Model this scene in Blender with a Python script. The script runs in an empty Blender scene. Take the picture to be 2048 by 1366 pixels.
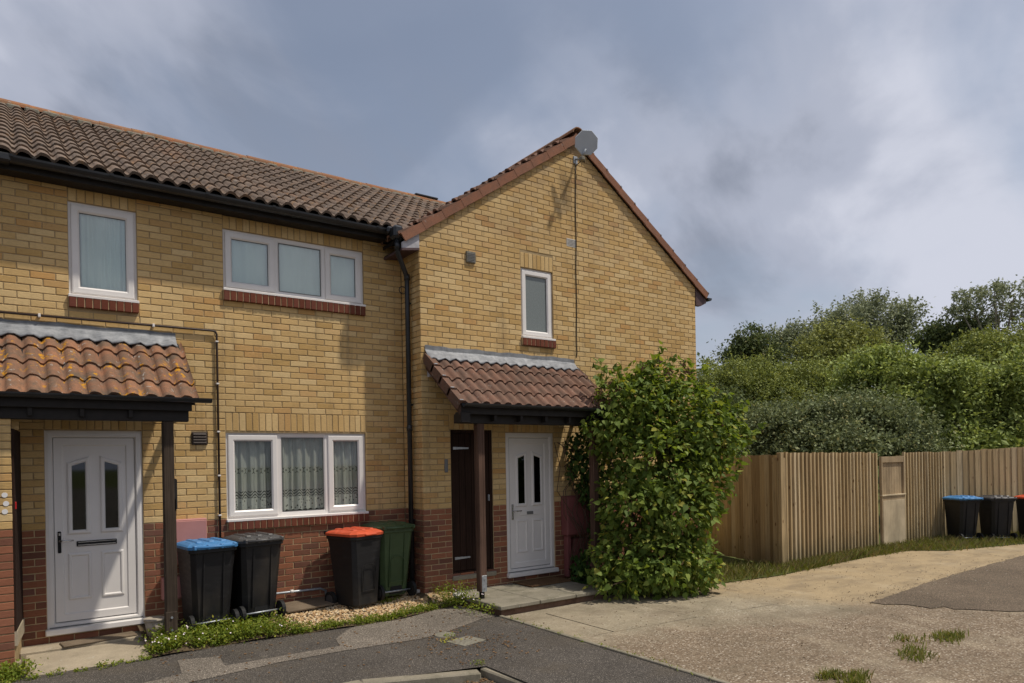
import bpy, bmesh, math, random
import numpy as np
from mathutils import Vector, Matrix

random.seed(7)
rng = np.random.default_rng(11)
scene = bpy.context.scene
COL = scene.collection
R = math.radians

# ------------------------------------------------------------------ camera
CAM = Vector((-4.480, -8.797, 1.839))
YAW, ROLL, FPX = R(35.742), R(-1.018), 1398.65
r0 = Vector((math.cos(YAW), -math.sin(YAW), 0)); f0 = Vector((math.sin(YAW), math.cos(YAW), 0)); u0 = Vector((0, 0, 1))
cr = r0 * math.cos(ROLL) + u0 * math.sin(ROLL)
cu = -r0 * math.sin(ROLL) + u0 * math.cos(ROLL)
cam_d = bpy.data.cameras.new('camera'); cam = bpy.data.objects.new('camera', cam_d); COL.objects.link(cam)
cam.matrix_world = Matrix(((cr.x, cu.x, -f0.x, CAM.x), (cr.y, cu.y, -f0.y, CAM.y), (cr.z, cu.z, -f0.z, CAM.z), (0, 0, 0, 1)))
cam_d.sensor_width = 36; cam_d.lens = FPX / 2048 * 36
cam_d.shift_y = (920.7 - 683) / 2048
cam_d.clip_start = 0.05; cam_d.clip_end = 3000
scene.camera = cam
scene.view_settings.view_transform = 'Standard'; scene.view_settings.look = 'None'
scene.view_settings.gamma = 1.0; scene.view_settings.exposure = 0.68
try: scene.view_settings.use_curve_mapping = False
except Exception: pass

# ------------------------------------------------------------------ world and sun
SUN_AZ = math.atan2(0.74, -0.67)      # from +Y towards +X
SUN_EL = R(62)
W = bpy.data.worlds.new('World'); scene.world = W; W.use_nodes = True
nt = W.node_tree; nt.nodes.clear()
def wn(t, **k):
    n = nt.nodes.new(t)
    for a, b in k.items(): setattr(n, a, b)
    return n
wo = wn('ShaderNodeOutputWorld'); sky = wn('ShaderNodeTexSky', sky_type='NISHITA')
sky.sun_disc = False; sky.sun_elevation = SUN_EL; sky.sun_rotation = SUN_AZ
sky.air_density = 1.0; sky.dust_density = 2.5; sky.ozone_density = 1.6
bg1 = wn('ShaderNodeBackground'); bg1.inputs[1].default_value = 0.072
hs = wn('ShaderNodeHueSaturation'); hs.inputs['Saturation'].default_value = 0.72; nt.links.new(sky.outputs[0], hs.inputs['Color']); nt.links.new(hs.outputs[0], bg1.inputs[0])
tc = wn('ShaderNodeTexCoord')
sep = wn('ShaderNodeSeparateXYZ'); nt.links.new(tc.outputs['Generated'], sep.inputs[0])
def wm(op, a, b=None):
    n = wn('ShaderNodeMath', operation=op)
    for i, v in enumerate((a, b)):
        if v is None: continue
        if isinstance(v, (int, float)): n.inputs[i].default_value = v
        else: nt.links.new(v, n.inputs[i])
    return n.outputs[0]
dz = wm('MAXIMUM', sep.outputs[2], 0.0); dz = wm('ADD', dz, 0.75)
cx = wm('DIVIDE', sep.outputs[0], dz); cy = wm('DIVIDE', sep.outputs[1], dz)
cv = wn('ShaderNodeCombineXYZ'); nt.links.new(cx, cv.inputs[0]); nt.links.new(cy, cv.inputs[1]); cv.inputs[2].default_value = 3.1
def wnoise(scale, det, rough, off):
    mp = wn('ShaderNodeMapping'); mp.inputs['Location'].default_value = off
    nt.links.new(cv.outputs[0], mp.inputs[0])
    n = wn('ShaderNodeTexNoise'); n.inputs['Scale'].default_value = scale; n.inputs['Detail'].default_value = det
    n.inputs['Roughness'].default_value = rough; n.inputs['Distortion'].default_value = 0.35
    nt.links.new(mp.outputs[0], n.inputs['Vector']); return n.outputs[0]
n1 = wnoise(2.1, 6, 0.50, (12.5, 1.3, 0)); n2 = wnoise(2.6, 7, 0.52, (0.3, 16.7, 2))
def wramp(v, stops):
    n = wn('ShaderNodeValToRGB'); n.color_ramp.interpolation = 'EASE'
    el = n.color_ramp.elements
    el[0].position, el[0].color = stops[0]; el[1].position, el[1].color = stops[-1]
    for s in stops[1:-1]:
        e = el.new(s[0]); e.color = s[1]
    nt.links.new(v, n.inputs[0]); return n.outputs[0]
lowz = wm('MULTIPLY', wm('SUBTRACT', 1.0, wm('MINIMUM', wm('DIVIDE', wm('MAXIMUM', sep.outputs[2], 0.0), 0.30), 1.0)), 0.18)
mask = wramp(wm('ADD', n1, lowz), [(0.35, (0.10, 0.10, 0.10, 1)), (0.54, (0.97, 0.97, 0.97, 1))])
ccol = wramp(n2, [(0.38, (0.140, 0.155, 0.195, 1)), (0.5, (0.232, 0.248, 0.300, 1)), (0.62, (0.33, 0.342, 0.392, 1))])
bg2 = wn('ShaderNodeBackground'); bg2.inputs[1].default_value = 1.2
nt.links.new(ccol, bg2.inputs[0])
mx = wn('ShaderNodeMixShader'); nt.links.new(mask, mx.inputs[0]); nt.links.new(bg1.outputs[0], mx.inputs[1]); nt.links.new(bg2.outputs[0], mx.inputs[2])
nt.links.new(mx.outputs[0], wo.inputs[0])
sd = bpy.data.lights.new('sun', 'SUN'); sd.energy = 2.25; sd.angle = R(1.8); sd.color = (1.0, 0.93, 0.82)
sun = bpy.data.objects.new('sun', sd); COL.objects.link(sun)
sdir = Vector((math.sin(SUN_AZ) * math.cos(SUN_EL), math.cos(SUN_AZ) * math.cos(SUN_EL), math.sin(SUN_EL)))
sun.rotation_euler = sdir.to_track_quat('Z', 'Y').to_euler(); sun.location = (6, -12, 14)

# ------------------------------------------------------------------ node helpers
class NT:
    def __init__(s, name):
        s.m = bpy.data.materials.new(name); s.m.use_nodes = True; s.t = s.m.node_tree; s.t.nodes.clear()
        s.out = s.n('ShaderNodeOutputMaterial'); s.b = s.n('ShaderNodeBsdfPrincipled')
        s.l(s.b.outputs[0], s.out.inputs[0]); s._c = None
    def n(s, t, **k):
        x = s.t.nodes.new(t)
        for a, b in k.items(): setattr(x, a, b)
        return x
    def l(s, a, b): s.t.links.new(a, b)
    def set(s, i, v):
        if hasattr(v, 'is_linked') or isinstance(v, bpy.types.NodeSocket): s.l(v, i)
        elif isinstance(v, (tuple, list)) and i.type == 'RGBA' and len(v) == 3: i.default_value = (*v, 1)
        else: i.default_value = v
    def coord(s, scale=(1, 1, 1), kind='Object', loc=(0, 0, 0)):
        tc = s.n('ShaderNodeTexCoord')
        v = tc.outputs[kind]
        if kind == 'World':
            v = None
        mp = s.n('ShaderNodeMapping'); mp.inputs['Scale'].default_value = scale; mp.inputs['Location'].default_value = loc
        s.l(v, mp.inputs[0]); return mp.outputs[0]
    def pos(s, scale=(1, 1, 1), loc=(0, 0, 0)):
        g = s.n('ShaderNodeNewGeometry'); mp = s.n('ShaderNodeMapping'); mp.inputs['Scale'].default_value = scale; mp.inputs['Location'].default_value = loc
        s.l(g.outputs['Position'], mp.inputs[0]); return mp.outputs[0]
    def noise(s, vec, scale, det=4, rough=0.55, col=False, dist=0):
        x = s.n('ShaderNodeTexNoise'); x.inputs['Scale'].default_value = scale; x.inputs['Detail'].default_value = det
        x.inputs['Roughness'].default_value = rough; x.inputs['Distortion'].default_value = dist
        if vec is not None: s.l(vec, x.inputs['Vector'])
        return x.outputs[1 if col else 0]
    def voro(s, vec, scale, feat='F1', out=0):
        x = s.n('ShaderNodeTexVoronoi', feature=feat); x.inputs['Scale'].default_value = scale
        if vec is not None: s.l(vec, x.inputs['Vector'])
        return x.outputs[out]
    def ramp(s, v, stops, interp='LINEAR'):
        x = s.n('ShaderNodeValToRGB'); x.color_ramp.interpolation = interp; el = x.color_ramp.elements
        f = lambda c: (c, c, c, 1) if isinstance(c, (int, float)) else (*c, 1)
        el[0].position, el[0].color = stops[0][0], f(stops[0][1]); el[1].position, el[1].color = stops[-1][0], f(stops[-1][1])
        for p, c in stops[1:-1]:
            e = el.new(p); e.color = f(c)
        s.l(v, x.inputs[0]); return x.outputs[0]
    def math(s, op, a, b=None, clamp=False):
        x = s.n('ShaderNodeMath', operation=op, use_clamp=clamp); s.set(x.inputs[0], a)
        if b is not None: s.set(x.inputs[1], b)
        return x.outputs[0]
    def mix(s, fac, a, b, mode='MIX'):
        x = s.n('ShaderNodeMix', data_type='RGBA', blend_type=mode)
        s.set(x.inputs[0], fac); s.set(x.inputs[6], a); s.set(x.inputs[7], b); return x.outputs[2]
    def rand(s):
        g = s.n('ShaderNodeNewGeometry'); o = s.n('ShaderNodeObjectInfo')
        return s.math('FRACT', s.math('ADD', g.outputs['Random Per Island'], o.outputs['Random']))
    def hsv(s, c, h=0.5, sa=1.0, v=1.0):
        x = s.n('ShaderNodeHueSaturation'); s.set(x.inputs[0], h); s.set(x.inputs[1], sa); s.set(x.inputs[2], v); s.set(x.inputs[4], c); return x.outputs[0]
    def bump(s, h, strength=0.4, dist=0.01):
        x = s.n('ShaderNodeBump'); x.inputs['Strength'].default_value = strength; x.inputs['Distance'].default_value = dist
        s.l(h, x.inputs['Height']); s.l(x.outputs[0], s.b.inputs['Normal'])
    def done(s, col=None, rough=0.8, spec=0.3, metal=0.0):
        if col is not None: s.set(s.b.inputs['Base Color'], col)
        s.set(s.b.inputs['Roughness'], rough); s.set(s.b.inputs['Specular IOR Level'], spec); s.set(s.b.inputs['Metallic'], metal)
        return s.m
def rmap(s, v, a, b):
    x = s.n('ShaderNodeMapRange'); s.set(x.inputs[0], v); x.inputs[3].default_value = a; x.inputs[4].default_value = b; return x.outputs[0]

MAT = {}
def brick_mat(name, stops, stain=None, mort=False):
    s = NT(name); r = s.rand()
    c = s.ramp(r, stops)
    p = s.pos((14, 14, 60)); n = s.noise(p, 1.6, 5, 0.65)
    n2 = s.noise(s.pos((1, 1, 1)), 140, 3, 0.6)
    c = s.mix(0.6, c, s.ramp(n, [(0.25, 0.68), (0.5, 1.0), (0.75, 1.2)]), 'MULTIPLY')
    c = s.mix(s.ramp(n2, [(0.64, 0.0), (0.74, 0.35)]), c, (0.10, 0.075, 0.05))
    stk = s.noise(s.pos((5, 5, 0.35)), 1.4, 4, 0.6); c = s.mix(s.ramp(stk, [(0.58, 0.0), (0.75, 0.4)]), c, (0.17, 0.12, 0.075))
    big = s.noise(s.pos((0.9, 0.9, 0.6)), 1.1, 4, 0.6)
    c = s.mix(0.6, c, s.ramp(big, [(0.3, 0.78), (0.6, 1.06)]), 'MULTIPLY')
    if stain:
        c = stain(s, c)
    s.bump(s.math('ADD', n, s.math('MULTIPLY', n2, 0.5)), 0.45, 0.004)
    return s.done(c, 0.9, 0.15)
YEL = [(0.0, (0.50, 0.32, 0.122)), (0.2, (0.56, 0.37, 0.155)), (0.45, (0.60, 0.41, 0.182)), (0.7, (0.615, 0.43, 0.20)), (0.9, (0.655, 0.475, 0.235)), (0.96, (0.54, 0.31, 0.115)), (1.0, (0.51, 0.335, 0.148))]
REDB = [(0.0, (0.15, 0.070, 0.048)), (0.25, (0.21, 0.088, 0.053)), (0.5, (0.27, 0.108, 0.060)), (0.75, (0.31, 0.126, 0.068)), (0.9, (0.24, 0.102, 0.066)), (1.0, (0.16, 0.078, 0.058))]
def gable_stain(s, c):
    # soot weathering that grows towards the top of the gable, in uneven patches, and run marks below the dish bracket
    g = s.n('ShaderNodeNewGeometry'); sp = s.n('ShaderNodeSeparateXYZ'); s.l(g.outputs['Position'], sp.inputs[0])
    n = s.noise(s.pos((0.8, 0.8, 1.6)), 2.2, 5, 0.65)
    rb = s.rand()
    z = s.math('DIVIDE', s.math('SUBTRACT', sp.outputs[2], 4.3), 2.4, True)
    f = s.math('MULTIPLY', s.math('MULTIPLY', z, s.ramp(n, [(0.38, 0.05), (0.66, 1.0)])), s.ramp(rb, [(0.3, 0.35), (0.9, 1.0)]))
    c = s.mix(s.math('MULTIPLY', f, 0.85), c, (0.20, 0.135, 0.10))
    dx = s.math('ABSOLUTE', s.math('SUBTRACT', sp.outputs[0], s.math('ADD', 2.52, s.math('MULTIPLY', s.noise(s.pos((1, 1, 1)), 2.5, 3), 0.10))))
    dzz = s.math('ABSOLUTE', s.math('SUBTRACT', sp.outputs[2], 5.98))
    m = s.math('MULTIPLY', s.ramp(dx, [(0.03, 1.0), (0.16, 0.0)]), s.ramp(dzz, [(0.12, 1.0), (0.42, 0.0)]))
    m = s.math('MULTIPLY', m, s.ramp(s.noise(s.pos((9, 9, 2)), 1.5, 4), [(0.3, 0.35), (0.6, 1.0)]))
    return s.mix(s.math('MULTIPLY', m, 0.72), c, (0.07, 0.055, 0.04))
MAT['brick'] = brick_mat('yellow_brick', YEL)
MAT['brick_gable'] = brick_mat('yellow_brick_gable', YEL, gable_stain)
MAT['red_brick'] = brick_mat('red_brick', REDB)
MAT['sill_brick'] = brick_mat('sill_brick', [(0, (0.135, 0.042, 0.025)), (0.5, (0.175, 0.056, 0.032)), (1, (0.155, 0.052, 0.036))])
def simple(name, col, rough=0.7, spec=0.3, metal=0.0, nscale=0, namt=0.15, bump=0.0, bscale=60, jitter=0.0):
    s = NT(name); c = col
    if nscale:
        n = s.noise(s.pos(), nscale, 5, 0.6)
        c = s.mix(1.0, col, s.ramp(n, [(0.25, 1 - namt), (0.75, 1 + namt)]), 'MULTIPLY')
    if jitter:
        c = s.hsv(c, 0.5, 1.0, rmap(s, s.rand(), 1 - jitter, 1 + jitter))
    if bump: s.bump(s.noise(s.pos(), bscale, 4, 0.6), bump, 0.004)
    return s.done(c, rough, spec, metal)
MAT['mortar'] = simple('mortar', (0.36, 0.265, 0.145), 0.95, 0.1, nscale=9, namt=0.3, bump=0.4, bscale=200)
MAT['mortar_red'] = simple('mortar_pale', (0.47, 0.35, 0.20), 0.95, 0.1, nscale=9, namt=0.25, bump=0.4, bscale=200)
MAT['upvc'] = simple('white_plastic', (0.74, 0.705, 0.67), 0.35, 0.4, nscale=3, namt=0.05)
MAT['seal'] = simple('grey_rubber_seal', (0.16, 0.16, 0.155), 0.6)
MAT['black_plastic'] = simple('black_gutter_plastic', (0.018, 0.019, 0.021), 0.35, 0.45, nscale=4, namt=0.4)
MAT['dark_timber'] = simple('black_stained_timber', (0.016, 0.013, 0.011), 0.6, 0.3, nscale=12, namt=0.4)
MAT['brown_pipe'] = simple('brown_pipe', (0.045, 0.028, 0.020), 0.5)
MAT['brown_vent'] = simple('brown_vent', (0.035, 0.022, 0.016), 0.6)
MAT['pink'] = simple('faded_pink_plastic', (0.44, 0.20, 0.175), 0.6, nscale=3, namt=0.1)
MAT['maroon'] = simple('dull_maroon_plastic', (0.22, 0.075, 0.07), 0.6, nscale=3, namt=0.15)
MAT['chrome'] = simple('chrome', (0.55, 0.55, 0.55), 0.25, 0.5, 1.0)
MAT['steel'] = simple('galvanised_steel', (0.36, 0.38, 0.40), 0.5, 0.5, 0.7, nscale=25, namt=0.25)
MAT['dish'] = simple('grey_dish_paint', (0.44, 0.47, 0.50), 0.55, 0.3, nscale=6, namt=0.06)
MAT['rubber'] = simple('black_rubber', (0.012, 0.012, 0.012), 0.7)
MAT['bin_black'] = simple('black_bin_plastic', (0.0125, 0.012, 0.0125), 0.42, 0.35, nscale=5, namt=0.5, bump=0.08, bscale=300)
def scuffed(name, col, hi):
    s = NT(name); n = s.noise(s.pos((3, 3, 14)), 2.0, 6, 0.7); f = s.noise(s.pos(), 22, 4, 0.7); d = s.noise(s.pos((1, 1, .4), (2, 1, 4)), 2.2, 4, .6)
    c = s.mix(s.ramp(n, [(0.55, 0.0), (0.72, 0.55)]), col, hi); c = s.mix(s.ramp(f, [(0.64, 0.0), (0.72, 0.35)]), c, hi); c = s.mix(s.ramp(d, [(0.52, 0.0), (0.75, 0.5)]), c, (0.075, 0.062, 0.046))
    s.bump(f, 0.06, 0.004); return s.done(c, s.ramp(n, [(0.3, 0.38), (0.7, 0.6)]), 0.35)
MAT['bin_black'] = scuffed('scuffed_black_bin_plastic', (0.0125, 0.012, 0.0125), (0.035, 0.034, 0.034))
MAT['bin_grey'] = simple('charcoal_bin_plastic', (0.055, 0.053, 0.053), 0.45, 0.4, nscale=5, namt=0.3)
MAT['bin_green'] = simple('green_bin_plastic', (0.050, 0.082, 0.034), 0.45, 0.35, nscale=5, namt=0.2)
MAT['bin_blue'] = simple('blue_bin_plastic', (0.060, 0.20, 0.42), 0.5, 0.3, nscale=14, namt=0.28)
MAT['bin_red'] = simple('orange_red_bin_plastic', (0.55, 0.085, 0.032), 0.5, 0.3, nscale=14, namt=0.25)
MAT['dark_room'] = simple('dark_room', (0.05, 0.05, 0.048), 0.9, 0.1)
MAT['blind'] = simple('pale_blind', (0.66, 0.70, 0.66), 0.8, 0.1, nscale=1.2, namt=0.12)
MAT['white_paint'] = simple('grey_white_board', (0.42, 0.41, 0.43), 0.6, nscale=14, namt=0.25)
MAT['purple_brown'] = simple('purple_brown_board', (0.085, 0.05, 0.05), 0.6, nscale=14, namt=0.2)
MAT['mat'] = simple('coir', (0.13, 0.075, 0.038), 0.95, 0.1, nscale=40, namt=0.5, bump=0.7, bscale=220)
MAT['stone'] = simple('pale_stone', (0.55, 0.52, 0.47), 0.85, 0.2, nscale=30, namt=0.2)
MAT['red_plastic'] = simple('red_plastic', (0.45, 0.02, 0.02), 0.4)
MAT['white_dot'] = simple('white_sticker', (0.72, 0.70, 0.68), 0.5)
MAT['cable'] = simple('black_cable', (0.02, 0.018, 0.016), 0.6)
MAT['cast'] = simple('cover_concrete', (0.20, 0.185, 0.145), 0.9, 0.1, nscale=40, namt=0.35, bump=0.4, bscale=150)
MAT['terracotta_pot'] = simple('pale_pot', (0.36, 0.31, 0.25), 0.8, nscale=12, namt=0.2)

def tile_mat(name, stops, dirt=(0.10, 0.08, 0.065), lichen=0.0, pale=0.0, dirt_amt=0.6):
    s = NT(name); r = s.rand(); c = s.ramp(r, stops)
    n = s.noise(s.pos(), 5, 6, 0.7)
    c = s.mix(s.math('MULTIPLY', s.ramp(n, [(0.36, 0.0), (0.62, 1.0)]), dirt_amt), c, dirt)
    fine = s.noise(s.pos(), 70, 3, 0.7)
    c = s.mix(0.6, c, s.ramp(fine, [(0.25, 0.65), (0.75, 1.3)]), 'MULTIPLY')
    if pale:
        pn = s.noise(s.pos((1, 1, 1), (7, 3, 1)), 16, 4, 0.65)
        c = s.mix(s.math('MULTIPLY', s.ramp(pn, [(0.62, 0.0), (0.70, 1.0)]), pale), c, (0.42, 0.40, 0.36))
    if lichen:
        ln = s.noise(s.pos((1, 1, 1), (3, 9, 2)), 11, 5, 0.65); lb = s.noise(s.pos((1, 1, 1), (1, 2, 8)), 2.3, 2)
        f = s.math('MULTIPLY', s.ramp(ln, [(0.57, 0.0), (0.62, 1.0)]), s.ramp(lb, [(0.42, 0.0), (0.55, 1.0)]))
        c = s.mix(s.math('MULTIPLY', f, lichen), c, (0.50, 0.235, 0.02))
    s.bump(s.math('ADD', fine, n), 0.5, 0.004)
    return s.done(c, 0.92, 0.15)
MAT['tile_brown'] = tile_mat('weathered_brown_tile', [(0, (0.15, 0.110, 0.084)), (0.4, (0.19, 0.140, 0.107)), (0.75, (0.235, 0.175, 0.134)), (1, (0.24, 0.150, 0.098))], (0.115, 0.090, 0.071), lichen=0.25, pale=0.5)
MAT['tile_orange'] = tile_mat('mossy_orange_tile', [(0, (0.235, 0.115, 0.068)), (0.5, (0.285, 0.138, 0.078)), (1, (0.345, 0.165, 0.09))], (0.135, 0.098, 0.07), lichen=1.0, pale=0.9, dirt_amt=0.95)
MAT['tile_red'] = tile_mat('dull_red_tile', [(0, (0.165, 0.090, 0.062)), (0.5, (0.20, 0.108, 0.074)), (1, (0.24, 0.130, 0.09))], (0.115, 0.083, 0.064), pale=0.4, dirt_amt=0.7)
MAT['verge'] = tile_mat('rusty_verge_tile', [(0, (0.25, 0.112, 0.068)), (0.5, (0.28, 0.126, 0.076)), (1, (0.30, 0.142, 0.088))], (0.17, 0.10, 0.07), pale=0.25, dirt_amt=0.6)
MAT['ridge'] = tile_mat('orange_ridge_tile', [(0, (0.28, 0.115, 0.055)), (0.5, (0.34, 0.145, 0.068)), (1, (0.31, 0.155, 0.085))], (0.19, 0.13, 0.085), lichen=0.4, pale=0.6, dirt_amt=0.8)

def lead_mat(name='lead_flashing', k=1.0):
    s = NT(name); n = s.noise(s.pos((1, 1, 2.5)), 6, 6, 0.7); st = s.noise(s.pos((14, 14, 1)), 1.2, 4)
    c = s.ramp(n, [(0.3, (0.16 * k, 0.17 * k, 0.185 * k)), (0.5, (0.30 * k, 0.31 * k, 0.325 * k)), (0.72, (0.46 * k, 0.47 * k, 0.48 * k))])
    c = s.mix(0.5, c, s.ramp(st, [(0.3, 0.6), (0.7, 1.2)]), 'MULTIPLY')
    s.bump(n, 0.3, 0.008); return s.done(c, 0.6, 0.4)
MAT['lead'] = lead_mat('lead_flashing', 0.78); MAT['lead_dark'] = lead_mat('dark_lead_upstand', 0.55)
def timber_mat(name, a, b, grain=(60, 60, 1.2)):
    s = NT(name); n = s.noise(s.pos(grain), 1.3, 6, 0.7); m = s.noise(s.pos((1, 1, 0.6)), 3, 4)
    c = s.mix(s.ramp(n, [(0.3, 0.0), (0.7, 1.0)]), a, b)
    c = s.mix(0.7, c, s.ramp(m, [(0.3, 0.55), (0.7, 1.35)]), 'MULTIPLY')
    s.bump(n, 0.6, 0.004); return s.done(c, 0.85, 0.15)
MAT['post_dark'] = timber_mat('weathered_dark_post', (0.028, 0.020, 0.014), (0.085, 0.062, 0.045))
MAT['post_red'] = timber_mat('weathered_red_brown_post', (0.045, 0.026, 0.018), (0.16, 0.095, 0.068))
MAT['store_door'] = timber_mat('dark_brown_door', (0.012, 0.007, 0.005), (0.04, 0.020, 0.013))
MAT['board_grey'] = timber_mat('damp_grey_board', (0.10, 0.075, 0.05), (0.21, 0.16, 0.11), (1.2, 60, 60))

def glass_mat(name, tint=(0.86, 0.90, 0.88), fac=0.16, rough=0.02):
    s = NT(name); s.t.nodes.remove(s.b)
    tr = s.n('ShaderNodeBsdfTransparent'); tr.inputs[0].default_value = (*tint, 1)
    gl = s.n('ShaderNodeBsdfGlossy'); gl.inputs[0].default_value = (0.95, 0.97, 1, 1); gl.inputs[1].default_value = rough
    lw = s.n('ShaderNodeLayerWeight'); lw.inputs[0].default_value = 0.35
    f = s.math('ADD', s.math('MULTIPLY', lw.outputs[0], 0.35), fac, True)
    m = s.n('ShaderNodeMixShader'); s.l(f, m.inputs[0]); s.l(tr.outputs[0], m.inputs[1]); s.l(gl.outputs[0], m.inputs[2])
    s.l(m.outputs[0], s.out.inputs[0]); return s.m
MAT['glass'] = glass_mat('window_glass', (0.90, 0.94, 0.91), 0.10)
MAT['glass_clear'] = glass_mat('clear_window_glass', (0.93, 0.95, 0.94), 0.02)
MAT['glass_door'] = glass_mat('dark_door_glass', (0.30, 0.33, 0.33), 0.05, 0.03)
def frosted():
    s = NT('frosted_glass'); n = s.noise(s.pos(), 45, 4, 0.7)
    c = s.ramp(n, [(0.3, (0.145, 0.165, 0.16)), (0.7, (0.20, 0.225, 0.215))]); s.bump(n, 0.25, 0.01)
    return s.done(c, 0.28, 0.5)
MAT['frosted'] = frosted()
def lace():
    s = NT('lace_net_curtain'); p = s.pos()
    sp = s.n('ShaderNodeSeparateXYZ'); s.l(p, sp.inputs[0]); x, z = sp.outputs[0], sp.outputs[2]
    def band(z0, h): return s.ramp(s.math('ABSOLUTE', s.math('SUBTRACT', z, z0)), [(h * 0.8, 1.0), (h, 0.0)])
    # eyelet row and scalloped lower lace
    cellx = s.math('PINGPONG', s.math('MULTIPLY', x, 1.0), 0.045)
    d = s.math('SQRT', s.math('ADD', s.math('POWER', s.math('SUBTRACT', cellx, 0.0), 2.0), s.math('POWER', s.math('SUBTRACT', z, 1.765), 2.0)))
    star = s.math('SINE', s.math('MULTIPLY', d, 170.0))
    hole1 = s.math('MULTIPLY', band(1.765, 0.040), s.ramp(star, [(0.45, 0.0), (0.8, 0.75)]))
    arch = s.math('ADD', z, s.math('MULTIPLY', s.math('SINE', s.math('MULTIPLY', x, 57.0)), 0.022))
    lines = s.math('SINE', s.math('MULTIPLY', arch, 170.0))
    hole2 = s.math('MULTIPLY', band(1.475, 0.05), s.ramp(lines, [(0.1, 0.0), (0.6, 1.0)]))
    dots = s.voro(s.pos((1, 0.2, 0.6)), 38)
    hole3 = s.math('MULTIPLY', band(1.35, 0.085), s.ramp(dots, [(0.2, 0.9), (0.34, 0.0)]))
    holes = s.math('MAXIMUM', s.math('MAXIMUM', hole1, hole2), hole3)
    weave = s.noise(s.pos((30, 1, 3)), 2, 3)
    tr = s.n('ShaderNodeBsdfTransparent')
    df = s.n('ShaderNodeBsdfDiffuse'); df.inputs[0].default_value = (0.74, 0.73, 0.66, 1)
    tl = s.n('ShaderNodeBsdfTranslucent'); tl.inputs[0].default_value = (0.5, 0.5, 0.45, 1)
    a = s.n('ShaderNodeAddShader'); s.l(df.outputs[0], a.inputs[0]); s.l(tl.outputs[0], a.inputs[1])
    a2 = s.n('ShaderNodeMixShader'); a2.inputs[0].default_value = 0.25; s.l(df.outputs[0], a2.inputs[1]); s.l(tl.outputs[0], a2.inputs[2])
    thick = s.math('ADD', s.math('MULTIPLY', band(1.345, 0.09), 0.28), 0.0)
    base = s.math('SUBTRACT', s.math('SUBTRACT', s.ramp(weave, [(0.3, 0.34), (0.7, 0.12)]), thick), 0.0, True)
    f = s.math('MAXIMUM', base, s.math('MULTIPLY', holes, 0.92))
    m = s.n('ShaderNodeMixShader'); s.l(f, m.inputs[0]); s.l(a2.outputs[0], m.inputs[1]); s.l(tr.outputs[0], m.inputs[2])
    s.t.nodes.remove(s.b); s.l(m.outputs[0], s.out.inputs[0]); return s.m
MAT['lace'] = lace()

def leaf_mat(name, a, b, c, trans=0.35, rough=0.5):
    s = NT(name); r = s.rand(); col = s.ramp(r, [(0.0, a), (0.5, b), (0.93, c), (1.0, tuple(min(.4, x * y) for x, y in zip(c, (1.5, 1.1, 1.0))))])
    n = s.noise(s.pos(), 1.3, 3); col = s.mix(0.5, col, s.ramp(n, [(0.3, 0.75), (0.7, 1.2)]), 'MULTIPLY')
    s.done(col, max(rough, 0.6), 0.18)
    tl = s.n('ShaderNodeBsdfTranslucent'); s.l(s.hsv(col, 0.485, 1.15, 1.25), tl.inputs[0])
    m = s.n('ShaderNodeMixShader'); m.inputs[0].default_value = trans; s.l(s.b.outputs[0], m.inputs[1]); s.l(tl.outputs[0], m.inputs[2]); s.l(m.outputs[0], s.out.inputs[0])
    return s.m
MAT['lilac_leaf'] = leaf_mat('lilac_leaf', (0.092, 0.142, 0.028), (0.158, 0.226, 0.042), (0.265, 0.325, 0.070), 0.38, 0.42)
MAT['ivy_leaf'] = leaf_mat('climber_leaf', (0.032, 0.068, 0.016), (0.05, 0.098, 0.022), (0.08, 0.135, 0.03), 0.25)
MAT['weed'] = leaf_mat('weed_leaf', (0.12, 0.17, 0.024), (0.19, 0.25, 0.034), (0.28, 0.31, 0.05), 0.35)
MAT['grass'] = leaf_mat('grass_blade', (0.12, 0.14, 0.03), (0.17, 0.195, 0.042), (0.27, 0.25, 0.09), 0.35)
MAT['dry_grass'] = leaf_mat('dry_grass', (0.16, 0.14, 0.06), (0.24, 0.20, 0.09), (0.12, 0.13, 0.035), 0.3)
MAT['petal'] = simple('pale_petal', (0.72, 0.62, 0.64), 0.7, jitter=0.15)
MAT['yellow_flower'] = simple('yellow_stonecrop', (0.42, 0.36, 0.04), 0.7, jitter=0.2)
MAT['litter'] = simple('dry_leaf_litter', (0.19, 0.11, 0.05), 0.9, jitter=0.4)
MAT['bark'] = simple('bark', (0.085, 0.065, 0.045), 0.95, 0.1, nscale=14, namt=0.4, bump=0.6, bscale=40)
MAT['pale_bark'] = simple('pale_bark', (0.24, 0.21, 0.16), 0.95, 0.1, nscale=14, namt=0.3, bump=0.4, bscale=40)
MAT['twig'] = simple('brown_twig', (0.095, 0.06, 0.04), 0.9)
MAT['seed_head'] = simple('brown_seed_head', (0.11, 0.055, 0.03), 0.9, jitter=0.3)

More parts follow.
